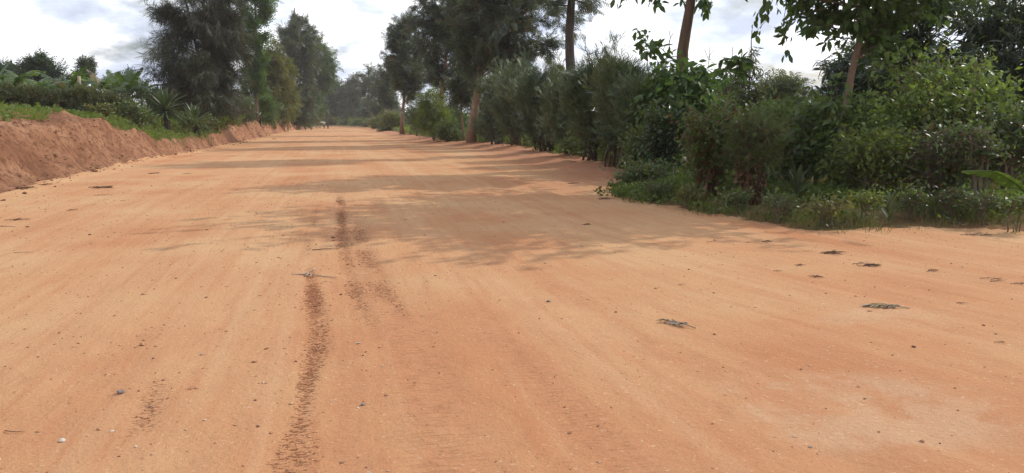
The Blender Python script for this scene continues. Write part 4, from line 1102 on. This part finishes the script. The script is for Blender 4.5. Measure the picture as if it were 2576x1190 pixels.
rg = np.random.default_rng(300)
foot = lambda x, y: np.minimum(np.hypot(x - 7.1, y - 13.6), np.hypot(x - 7.2, y - 12.3)) > .55 + .5 * rg.random(len(x))     # bare soil round the stumps
clump = lambda x, y, s=1.3: fbm(x * s, y * s, 3)
grass('verge_grass', [
    region_points(38000, 5.5, 14, 8, 15, lambda x, y: (d_right(x, y) > .2 + .9 * clump(x, y, 1.9) + .6 * (rg.random(len(x)) - .5)) & (clump(x, y) > -.05) & foot(x, y), rg),
    region_points(9000, 5.2, 14, 8, 16, lambda x, y: (d_right(x, y) > -.7 + 1.1 * rg.random(len(x)) ** .5) & (d_right(x, y) < .4) & (clump(x, y, 3.) > .12), rg),
    region_points(22000, 5.5, 22, 8, 30, lambda x, y: (d_right(x, y) > .5) & (clump(x, y, 2.) > .05), rg),
], [.12, .09, .19], LM['grass'], 301)
grass('ground_cover', [
    region_points(30000, 5.4, 10, 11.5, 23, lambda x, y: (d_right(x, y) > .0 + .5 * clump(x, y, 2.2)) & (d_right(x, y) < 3.2) & foot(x, y), rg),
    region_points(14000, 8, 26, 18, 60, lambda x, y: d_right(x, y) > .8, rg),
    region_points(13000, 6.5, 16, 8.5, 14, lambda x, y: (d_right(x, y) > .25) & (clump(x, y, 1.8) > .1), rg),
], [.085, .22, .07], LM['cover'], 302, 'simple', .9, -.3, .16)
grass('field_weeds', [
    region_points(26000, 9, 30, 22, 75, lambda x, y: d_right(x, y) > .6, rg),
    region_points(9000, -40, -13, 30, 75, lambda x, y: d_left(x, y) > 4, rg),
    region_points(9000, 8, 26, 60, 230, lambda x, y: d_right(x, y) > .3, rg),
], [.36, .4, .5], LM['yellow'], 303, 'tip', .6, -.6)
grass('bank_grass', [
    region_points(70000, -13, -7.2, 35.5, 62, lambda x, y: (d_left(x, y) > .34 + .25 * clump(x, y, 2) + .035 * np.maximum(0, y - 54)) & (clump(x, y, .9) > -.5) & (d_left(x, y) < 4.6) & ((x < -8.6) | (y > 38.2)), rg),
    region_points(36000, -14.5, -8.8, 14, 37, lambda x, y: (d_left(x, y) > 1.75 + .8 * clump(x, y, 1.2) + 1.5 * sst(30, 33.5, y)) & (d_left(x, y) < 6), rg),
], [.13, .15], LM['bank_grass'], 304, 'blade', .6, -.5)
grass('bank_cover', [
    region_points(22000, -13, -7.4, 36, 60, lambda x, y: (d_left(x, y) > .55 + .3 * clump(x, y, 2)) & (d_left(x, y) < 5) & ((x < -8.6) | (y > 38.4)), rg),
    region_points(12000, -14.5, -8.6, 14, 37, lambda x, y: (d_left(x, y) > 1.8 + .9 * clump(x, y, 1.2) + 1.4 * sst(30, 33.5, y)), rg),
], [.13, .13], LM['bank_grass'], 305, 'simple', .9, -.3, .1)

# ------------------------------------------------------------------ stones, twigs and crumbs on the road
def rock_mesh(seed, flat=.6):
    rng = np.random.default_rng(seed)
    import bmesh
    bm = bmesh.new(); bmesh.ops.create_icosphere(bm, subdivisions=2, radius=1)
    for k in range(7):
        d = nrm(rng.normal(size=3)); off = rng.uniform(.5, .8)
        for v in bm.verts:
            s = np.dot(d, v.co) - off
            if s > 0:
                v.co -= type(v.co)(d * s)
    for v in bm.verts:
        v.co.z *= flat; v.co *= 1 + .06 * rng.normal()
    me = bpy.data.meshes.new('stone'); bm.to_mesh(me); bm.free()
    me.shade_flat()
    return me


ROCKS = [rock_mesh(s, f) for s, f in ((1, .6), (2, .75), (3, .5), (4, .8))]
SM = dict(grey=plain_mat('grey_stone', (.20, .16, .15), scale=60), white=plain_mat('white_quartz', (.52, .47, .41), scale=60, var=.12),
          brown=plain_mat('brown_clod', (.17, .075, .05), scale=60), pale=plain_mat('pale_stone', (.42, .33, .25), scale=60))
for c_ in SM:
    for i, me in enumerate(ROCKS):
        pass
ROCKM = {(i, c_): None for i in range(4) for c_ in SM}


def stone(dx, dy, wpx, kind, label, k, group='loose stones on the dirt road'):
    x, y = gp(dx, dy)
    d = math.hypot(x, y); r = .5 * wpx * K / F * d * .9
    i = k % 4
    if ROCKM[i, kind] is None:
        me = ROCKS[i].copy(); me.materials.append(SM[kind]); ROCKM[i, kind] = me
    o = bpy.data.objects.new('stone', ROCKM[i, kind]); COL.objects.link(o)
    o.location = (x, y, gz(x, y) + r * .25); o.scale = (r, r * .85, r * .8); o.rotation_euler = (0, 0, k * 1.7)
    tag(o, label, 'stone', group)


ST = [(303, 988, 24, 'grey', 'largest grey angular stone in the lower left of the road'), (158, 1107, 20, 'white', 'largest whitish stone, lower left of the road'),
      (282, 1085, 12, 'white', 'flat white pebble right of the largest whitish stone'), (341, 1122, 10, 'white', 'round white pebble below the flat white one'),
      (515, 1056, 10, 'white', 'lone white pebble midway to the dark wheel mark'), (642, 1003, 10, 'brown', 'dark brown clod left of the wheel mark'),
      (410, 956, 10, 'brown', 'dark clod beyond the largest grey stone'), (378, 1019, 9, 'grey', 'small grey pebble right of the largest grey stone'),
      (902, 860, 14, 'pale', 'pale flat stone right of the wheel mark'), (912, 1009, 18, 'grey', 'upright dark grey stone right of the wheel mark'),
      (901, 1017, 10, 'white', 'white chip touching the upright dark grey stone'), (926, 1183, 18, 'pale', 'square pale stone at the lower rim of the view'),
      (948, 1186, 14, 'brown', 'brown stone next to the square pale stone'), (1379, 757, 15, 'grey', 'bluish grey stone alone in the middle of the road'),
      (838, 598, 15, 'brown', 'dark clod lying in the big tree shadow'), (857, 738, 10, 'brown', 'dark clod between the two wheel marks'),
      (920, 883, 8, 'brown', 'small brown clod below the pale flat stone'), (912, 892, 8, 'brown', 'twin brown clod left of the small brown clod'),
      (964, 918, 10, 'pale', 'small pale pebble on the tread marks'), (1420, 1018, 9, 'brown', 'reddish clod on the lower tread mark'),
      (2299, 873, 12, 'brown', 'round brown clod on the right side of the road'), (2038, 1120, 14, 'pale', 'pale round stone at the lower right'),
      (2176, 998, 9, 'brown', 'brown clod on the pale hard patch'), (226, 592, 9, 'brown', 'dark clod at the left side near the sticks'),
      (443, 701, 7, 'brown', 'dark clod midway on the left lane'), (508, 891, 14, 'pale', 'cream sliver of stone left of the wheel mark'),
      (1733, 677, 8, 'brown', 'dark clod right of the big shadow'), (1357, 801, 7, 'brown', 'small dark clod near the bluish grey stone'),
      (1435, 797, 6, 'white', 'tiny white chip right of the bluish grey stone'), (197, 865, 7, 'brown', 'dark clod on the far left lane'),
      (70, 571, 10, 'brown', 'clod beside the leftmost dry twigs'), (386, 902, 8, 'brown', 'dark clod straight beyond the grey stone'),
      (833, 1000, 7, 'white', 'white chip left of the upright dark stone'), (1096, 1185, 8, 'brown', 'dark clod low in the middle'),
      (1500, 1018, 8, 'pale', 'pale pebble right of the reddish clod'), (2475, 817, 9, 'brown', 'dark clod near the right side'),
      (2365, 1110, 8, 'brown', 'brown clod at the lower right corner'), (1257, 754, 6, 'brown', 'tiny dark clod left of the bluish grey stone'),
      (1015, 790, 7, 'brown', 'small clod on the tread ripple'), (300, 1145, 8, 'brown', 'brown clod below the white pebbles')]
for k, (dx, dy, w, kd, lab) in enumerate(ST):
    stone(dx, dy, w, kd, lab, k)

TW = dict(dark=plain_mat('dead_twig', (.13, .075, .055), scale=40), pale=plain_mat('pale_twig', (.42, .31, .22), scale=40, var=.15), frond=leaf_mat('dead_frond', (.15, .11, .095), (.42, .36, .32), trans=.1, clump=9))


def litter(dx, dy, wpx, kind, label, seed, n=8, name='fallen_twig', tilt=0.0, cat='twig'):
    """a small heap of dead twigs or leaflets lying on the road, about wpx survey pixels wide"""
    rng = np.random.default_rng(seed)
    x, y = gp(dx, dy); d = math.hypot(x, y); L = wpx * K / F * d
    A = Acc()
    ax = np.array((RT[0], RT[1], 0)); ay = np.array((FW[0], FW[1], 0)); ay = ay / np.linalg.norm(ay)
    for k in range(n):
        a = tilt + rng.normal() * (.35 if n > 1 else .05)
        c = (ax * math.cos(a) + ay * math.sin(a)); l = L * (rng.uniform(.35, .8) if n > 1 else .95)
        o = (ax * rng.normal() * L * .14 + ay * rng.normal() * L * .12) if n > 1 else 0
        up_ = rng.uniform(.01, .05) * L
        p = [o - c * l * .5 + (0, 0, .006), o + ay * rng.normal() * L * .05 + (0, 0, .01 + up_), o + c * l * .5 + (0, 0, .008 + up_ * .6 * rng.random())]
        r = max(.0025, L * rng.uniform(.008, .015)) * (1 if n > 1 else 1.2)
        tube(A, smooth_path(p, 6, .02 * L, rng), np.linspace(r, r * .4, 6), 5)
        if n > 3:
            for q in range(2):
                b = np.array(p[1]) + c * l * rng.uniform(-.2, .3); e = b + (c * rng.uniform(.1, .25) + ay * rng.normal() * .15) * L + np.array((0, 0, rng.uniform(0, .06) * L))
                tube(A, np.stack([b, .5 * (b + e), e]), [r * .7, r * .5, r * .2], 4)
    o = A.build(name, TW[kind])
    o.location = (x, y, gz(x, y))
    return tag(o, label, cat, 'dry twigs and leaves on the road')


LT = [(250, 473, 66, 'dark', 9, 'largest dry twig heap near the left bank'), (390, 437, 34, 'dark', 4, 'thin twigs on the left lane below the mound'), (475, 438, 24, 'dark', 4, 'short twigs on the left lane far from the bank'),
      (265, 491, 40, 'dark', 2, 'bent stick just below the largest twig heap'), (180, 528, 36, 'dark', 4, 'loose twigs on the left lane with fine ends'), (50, 553, 40, 'dark', 6, 'matted twigs nearest the left side'),
      (20, 570, 44, 'dark', 1, 'straight stick by the left side'), (60, 639, 42, 'dark', 1, 'dark straight stick alone on the left lane'), (38, 1085, 54, 'dark', 1, 'slender stick at the lower left corner'),
      (310, 505, 22, 'dark', 3, 'small forked twig right of the bent stick'), (110, 470, 40, 'dark', 5, 'twigs along the foot of the left bank'), (60, 480, 50, 'dark', 5, 'twigs at the very foot of the bank on the left'),
      (2090, 636, 68, 'dark', 12, 'largest dry twig heap on the right below the grass'), (2010, 668, 30, 'dark', 6, 'small twig tangle left of the leaf heaps'), (2055, 697, 32, 'dark', 6, 'small ragged twig below the tangle'),
      (1960, 681, 26, 'dark', 2, 'flat dark bark piece left of the tangle'), (2190, 668, 60, 'dark', 12, 'spread twig heap right of the largest right heap'), (2345, 679, 36, 'dark', 7, 'pointed twig bundle toward the right side'),
      (2505, 703, 52, 'dark', 4, 'long thin twigs at the right side'), (2418, 765, 30, 'dark', 3, 'curved twig on the right lane'), (2520, 860, 26, 'dark', 3, 'small dark twig at the right rim'),
      (1930, 607, 40, 'dark', 6, 'twigs beside the row of hoof dents'), (1800, 609, 46, 'dark', 1, 'thin curved stick right of the big shadow'), (1340, 583, 24, 'pale', 2, 'whitish stick inside the big shadow'),
      (1476, 565, 30, 'dark', 7, 'dark leafy twig at the rim of the big shadow'), (820, 628, 70, 'dark', 1, 'long thin stick crossing the wheel mark in shade'), (1064, 793, 16, 'pale', 1, 'short pale stick in the middle of the road'),
      (1717, 717, 20, 'dark', 1, 'short dark stick right of the middle'), (1885, 610, 22, 'dark', 3, 'tiny twigs left of the hoof dents'), (2460, 590, 60, 'dark', 5, 'dry twigs against the grass at the right'),
      (2560, 712, 30, 'dark', 4, 'twigs cut by the right side'), (1520, 500, 50, 'dark', 6, 'twigs on the dirt before the creeping bush'), (1450, 462, 40, 'dark', 5, 'twigs on the dirt verge below the hedge'), (690, 350, 20, 'dark', 4, 'distant twig heap below the left bank trees')]
for k, (dx, dy, w, kd, n, lab) in enumerate(LT):
    litter(dx, dy, w, kd, lab, 400 + k, n, tilt=[-.15, .1, -.3, .05][k % 4])
# the pale forked branch on the wheel mark
x, y = gp(775, 690); A = Acc(); sc = K / F * math.hypot(x, y)
ax = np.array((RT[0], RT[1], 0)); ay = np.array((FW[0], FW[1], 0)) * 2.2


def bp(u, v, h=.01):
    return ax * (u * sc) - ay * (v * sc) + np.array((0, 0, h))


rr = np.random.default_rng(8)
tube(A, smooth_path([bp(-42, -4), bp(-15, 1, .02), bp(8, 3, .03), bp(45, 10, .015), bp(78, 14)], 12, .01, rr), np.linspace(.011, .004, 12), 6)
tube(A, smooth_path([bp(-8, 1, .02), bp(5, -4, .05), bp(14, -9, .06)], 6, .005, rr), np.linspace(.012, .006, 6), 6)
tube(A, smooth_path([bp(-4, 1, .02), bp(6, 6, .04), bp(-2, 11, .012)], 7, .004, rr), np.linspace(.012, .007, 7), 6)
tube(A, smooth_path([bp(4, 3, .02), bp(12, 8, .03), bp(14, 13, .012)], 6, .004, rr), np.linspace(.009, .005, 6), 6)
ob = A.build('fallen_branch', TW['pale']); ob.location = (x, y, gz(x, y)); tag(ob, 'pale forked dead branch lying across the dark wheel mark', 'branch', 'dry twigs and leaves on the road')
# dried fern-like leaves
for k, (dx, dy, w, tl, lab) in enumerate([(1712, 818, 74, -.75, 'grey dried feathery leaf lying alone on the right of the road'), (2235, 773, 78, -.2, 'dried feathery leaf with long stalk on the right near the pale patch')]):
    x, y = gp(dx, dy); L = w * K / F * math.hypot(x, y) * 1.15; A = Acc(); rng = np.random.default_rng(460 + k)
    c = ax * math.cos(tl) + nrm(ay) * math.sin(tl); s = np.cross((0, 0, 1.), c)
    tube(A, smooth_path([-c * L * .5 + (0, 0, .02), (0, 0, .035), c * L * .5 + (0, 0, .008)], 8, .01, rng), np.linspace(.003, .005, 8), 5, .2)
    m = 46; u = rng.uniform(-.5, .3, m) * L; sg = rng.choice((-1, 1), m)
    P = u[:, None] * c + np.array((0, 0, .025))
    scatter(A, 'lance', P, -c * .95 + sg[:, None] * s * .3, .26 * L, rng, .12, .16, .4, .5)
    ob = A.build('dried_leaf', TW['frond']); ob.location = (x, y, gz(x, y)); tag(ob, lab, 'dried leaf', 'dry twigs and leaves on the road')

# crumbs of churned soil in the wheel marks, grit over the road
rng = np.random.default_rng(500)
A = Acc()
cv = np.array([(1, 0, 0), (0, 1, 0), (-1, 0, 0), (0, -1, 0), (0, 0, .8), (.6, .6, .3), (-.6, .5, .35), (0, 0, -.6)]) * 1.0
cf = [(0, 5, 4), (5, 1, 4), (1, 6, 4), (6, 2, 4), (2, 3, 4), (3, 0, 4), (0, 1, 5), (1, 2, 6), (1, 0, 7), (2, 1, 7), (3, 2, 7), (0, 3, 7)]
cl = np.array(cf).ravel()


def crumbs(x, y, r, acc):
    n = len(x); z = height(x, y); a = rng.uniform(0, 6.28, n); ca, sa = np.cos(a), np.sin(a)
    v = cv[None] * (1 + .25 * rng.normal(size=(n, 8, 1))) * r[:, None, None] * np.array((1.2, .8, .7))
    V = np.stack([v[..., 0] * ca[:, None] - v[..., 1] * sa[:, None] + x[:, None], v[..., 0] * sa[:, None] + v[..., 1] * ca[:, None] + y[:, None], v[..., 2] + z[:, None] + r[:, None] * .2], -1)
    acc.add(V, (cl[None] + (np.arange(n) * 8)[:, None]).ravel(), np.full(n * 12, 3), np.repeat(rng.random(n), 8))


x = rng.uniform(-1.4, 1.2, 200000); y = rng.uniform(2.6, 16, 200000)
k = np.maximum(track_of(x, y), .55 * track_of(x + rng.normal(size=len(x)) * .07, y)) > rng.uniform(.12, 4.2, len(x))
crumbs(x[k], y[k], rng.lognormal(math.log(.005), .55, k.sum()), A)
o = A.build('soil_crumbs', plain_mat('churned_soil', (.33, .14, .075), scale=30), smooth=False); o['kind'] = 'stuff'
A = Acc()
x = rng.uniform(-9, 9, 26000); y = rng.uniform(2.6, 24, 26000)
k = (d_left(x, y) < -.2) & (d_right(x, y) < -.1) & (rng.random(len(x)) < .35 + .5 * (x < 1))
crumbs(x[k], y[k], rng.lognormal(math.log(.0048), .5, k.sum()), A)
m, nt = mat('road_grit')
p = N(nt, 'ShaderNodeBsdfPrincipled'); p.inputs['Roughness'].default_value = .9
nt.links.new(ramp(nt, attr(nt, 'rnd'), [(0, (.20, .09, .05)), (.6, (.42, .21, .11)), (.93, (.52, .33, .20)), (1, (.60, .48, .36))]), p.inputs['Base Color']); out(nt, p.outputs[0])
o = A.build('gravel', m, smooth=False); o['kind'] = 'stuff'
# clods fallen from the left bank
A = Acc()
x = rng.uniform(-10.5, -6.6, 5200); y = rng.uniform(14, 95, 5200)
k = (d_left(x, y) > -.9 * rng.random(len(x)) ** 2) & (d_left(x, y) < 2.2) & ~((y > 38) & (y < 62) & (d_left(x, y) > .5))
crumbs(x[k], y[k], rng.lognormal(math.log(.026), .55, k.sum()), A)
o = A.build('bank_rubble', BANK_M, smooth=False); o['kind'] = 'stuff'

# ------------------------------------------------------------------ two distant people
def person(name, label, x, y, h, cloth, trouser, stride, bend, face):
    root = thing(name, label, 'person', (x, y, gz(x, y)), 'two people walking far down the road', face)
    skin = plain_mat('dark_skin', (.06, .035, .025), .6)
    import bmesh

    def sk(nm, J, E, material, lev=1):
        me = bpy.data.meshes.new(nm); bm = bmesh.new(); vs = [bm.verts.new((p[0] * h, p[1] * h, p[2] * h)) for p, r in J]
        for a, b in E:
            bm.edges.new((vs[a], vs[b]))
        bm.to_mesh(me); bm.free(); me.materials.append(material)
        o = bpy.data.objects.new(nm, me); COL.objects.link(o); o.parent = root
        mo = o.modifiers.new('skin', 'SKIN'); mo.use_smooth_shade = True
        for v, (p, r) in zip(me.skin_vertices[0].data, J):
            v.radius = (r * h, r * h)
        me.skin_vertices[0].data[0].use_root = True
        s = o.modifiers.new('sub', 'SUBSURF'); s.levels = lev; s.render_levels = lev
        return o
    b = bend; st = stride
    J = [((0, 0, .52), .075), ((0, b * .3, .66), .075), ((0, b * .7, .79), .085), ((0, b * .9, .855), .032), ((0, b + .005, .90), .05), ((0, b + .008, .955), .045),
         ((.10, b * .75, .80), .034), ((.14, b * .6 - .02, .65), .026), ((.13, b * .6 + .05, .53), .018), ((.125, b * .6 + .065, .475), .02),
         ((-.10, b * .75, .80), .034), ((-.14, b * .6 + .03, .65), .026), ((-.13, b * .6 + .1, .54), .018), ((-.125, b * .6 + .12, .485), .02),
         ((.055, 0, .48), .062), ((.055, st * .45 + .02, .27), .042), ((.055, st, .045), .026), ((.055, st + .085, .02), .02),
         ((-.055, 0, .48), .062), ((-.055, -st * .35 + .02, .27), .042), ((-.055, -st, .05), .026), ((-.055, -st + .08, .02), .02)]
    E = [(0, 1), (1, 2), (2, 3), (3, 4), (4, 5), (2, 6), (6, 7), (7, 8), (8, 9), (2, 10), (10, 11), (11, 12), (12, 13), (0, 14), (14, 15), (15, 16), (16, 17), (0, 18), (18, 19), (19, 20), (20, 21)]
    sk('body', J, E, skin)
    sk('shirt', [((0, 0, .50), .09), ((0, b * .3, .66), .088), ((0, b * .7, .785), .096), ((.105, b * .75, .80), .046), ((.142, b * .6 - .02, .68), .038), ((-.105, b * .75, .80), .046), ((-.142, b * .6 + .03, .68), .038)],
       [(0, 1), (1, 2), (2, 3), (3, 4), (2, 5), (5, 6)], cloth)
    sk('trousers', [((0, 0, .51), .088), ((.056, 0, .47), .074), ((.056, st * .45 + .02, .27), .054), ((.056, st, .07), .04), ((-.056, 0, .47), .074), ((-.056, -st * .35 + .02, .27), .054), ((-.056, -st, .075), .04)],
       [(0, 1), (1, 2), (2, 3), (0, 4), (4, 5), (5, 6)], trouser)
    return root


px, py = gp(815.5, 324)
person('person', 'distant walker in a pale shirt carrying a white bundle on the shoulders', px, py, 1.66, plain_mat('pale_shirt', (.52, .5, .42)), plain_mat('grey_trousers', (.14, .10, .09)), .10, .05, 2.9)
A = Acc(); t = np.linspace(0, 1, 9)
tube(A, smooth_path([(-.75, 0, .05), (-.2, 0, .12), (.45, 0, -.02)], 9), .16 * np.sin(np.pi * np.clip(t, .08, .95)) ** .5 + .02, 9)
bo = A.build('bundle', plain_mat('sack_cloth', (.66, .62, .52), scale=8)); bo.location = (px - .1, py, gz(px, py) + 1.45); tag(bo, 'white sack bundle across the shoulders of a distant walker', 'bundle')
px, py = gp(825, 324.5)
person('person', 'distant walker in dark top and brown trousers next to the one with a bundle', px, py, 1.7, plain_mat('dark_top', (.03, .028, .03)), plain_mat('brown_trousers', (.17, .075, .05)), .12, .02, 3.1)

# ------------------------------------------------------------------ light, sky, air, camera
SUN_AZ, SUN_EL = math.radians(70), math.radians(38)      # azimuth from +Y towards +X
sd = (math.sin(SUN_AZ) * math.cos(SUN_EL), math.cos(SUN_AZ) * math.cos(SUN_EL), math.sin(SUN_EL))
sl = bpy.data.lights.new('sun', 'SUN'); sl.energy = 3.0; sl.angle = math.radians(.6); sl.color = (1, .95, .86)
so = bpy.data.objects.new('sun', sl); COL.objects.link(so)
from mathutils import Vector
so.rotation_euler = Vector(sd).to_track_quat('Z', 'Y').to_euler(); so.location = (30, 10, 40)

w = bpy.data.worlds.new('World'); scene.world = w; w.use_nodes = True
nt = w.node_tree
for n_ in list(nt.nodes):
    nt.nodes.remove(n_)
sky = N(nt, 'ShaderNodeTexSky', sky_type='NISHITA'); sky.sun_disc = False; sky.sun_elevation = SUN_EL; sky.sun_rotation = SUN_AZ; sky.dust_density = 3.0
bg = N(nt, 'ShaderNodeBackground'); bg.inputs[1].default_value = .1
tc = N(nt, 'ShaderNodeTexCoord').outputs['Generated']
sp = N(nt, 'ShaderNodeSeparateXYZ'); nt.links.new(tc, sp.inputs[0])
den = math_(nt, 'ADD', math_(nt, 'MAXIMUM', sp.outputs[2], 0), .38)
cb = N(nt, 'ShaderNodeCombineXYZ'); nt.links.new(math_(nt, 'DIVIDE', sp.outputs[0], den), cb.inputs[0]); nt.links.new(math_(nt, 'DIVIDE', sp.outputs[1], den), cb.inputs[1])
cv_ = cb.outputs[0]
c1 = noise(nt, 3.2, 9, .55, cv_)
c2 = noise(nt, 3.4, 7, .6, cv_)
dt = N(nt, 'ShaderNodeVectorMath', operation='DOT_PRODUCT'); nt.links.new(tc, dt.inputs[0]); dt.inputs[1].default_value = sd
glow = math_(nt, 'POWER', math_(nt, 'MAXIMUM', dt.outputs['Value'], 0), 4)
shade = ramp(nt, c1, [(.38, (6.3, 7.0, 8.7)), (.47, (8.8, 9.5, 10.9)), (.54, (12.3, 12.5, 13))])
shade = mixc(nt, 1.0, shade, mixc(nt, 1.0, (1, 1, 1), ramp(nt, glow, [(0, (0, 0, 0)), (1, (.9, .86, .8))]), 'ADD'), 'MULTIPLY')
cover = ramp(nt, c2, [(.34, (.15,) * 3), (.48, (1,) * 3)])
high = ramp(nt, sp.outputs[2], [(.22, (1, 1, 1)), (.6, (.80, .83, .88))])      # sky dimmed overhead, out of view, to cut ambient and deepen shadows
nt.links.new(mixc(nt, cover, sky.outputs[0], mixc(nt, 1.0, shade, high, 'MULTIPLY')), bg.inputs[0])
wo = N(nt, 'ShaderNodeOutputWorld'); nt.links.new(bg.outputs[0], wo.inputs[0])

HAZE = 0.00032
if HAZE:
    zmin, zmax = float(GZ.min()) - 1.0, max(float(GZ.max()), 21) + 1
    x0, x1, y0, y1 = XS[0] - 5, XS[-1] + 5, YS[0] - 5, YS[-1] + 5
    A = Acc(); V = [(x, y, z) for z in (zmin, zmax) for y in (y0, y1) for x in (x0, x1)]
    A.add(V, [0, 2, 3, 1, 4, 5, 7, 6, 0, 1, 5, 4, 2, 6, 7, 3, 0, 4, 6, 2, 1, 3, 7, 5], [4] * 6)
    m, nt = mat('hazy_air')
    v = N(nt, 'ShaderNodeVolumePrincipled'); v.inputs['Density'].default_value = HAZE; v.inputs['Color'].default_value = (.93, .93, .96, 1); v.inputs['Anisotropy'].default_value = .35
    o_ = N(nt, 'ShaderNodeOutputMaterial'); nt.links.new(v.outputs[0], o_.inputs['Volume'])
    hz_ = A.build('haze', m, smooth=False); hz_['kind'] = 'stuff'

cam = bpy.data.cameras.new('camera'); co = bpy.data.objects.new('camera', cam); COL.objects.link(co)
cam.sensor_width = 36; cam.lens = F / 1024 * 36; cam.clip_end = 20000; cam.clip_start = .05
co.location = (0, 0, CH); co.rotation_euler = (math.pi / 2 - PITCH, 0, -YAW)
scene.camera = co
scene.render.engine = 'CYCLES'
scene.cycles.use_denoising = True; scene.cycles.denoiser = 'OPENIMAGEDENOISE'; scene.cycles.denoising_prefilter = 'NONE'
scene.cycles.max_bounces = 6; scene.cycles.diffuse_bounces = 3; scene.cycles.transmission_bounces = 4; scene.cycles.volume_bounces = 1
scene.cycles.transparent_max_bounces = 4
scene.view_settings.view_transform = 'Standard'; scene.view_settings.look = 'None'; scene.view_settings.exposure = 0; scene.view_settings.gamma = 1
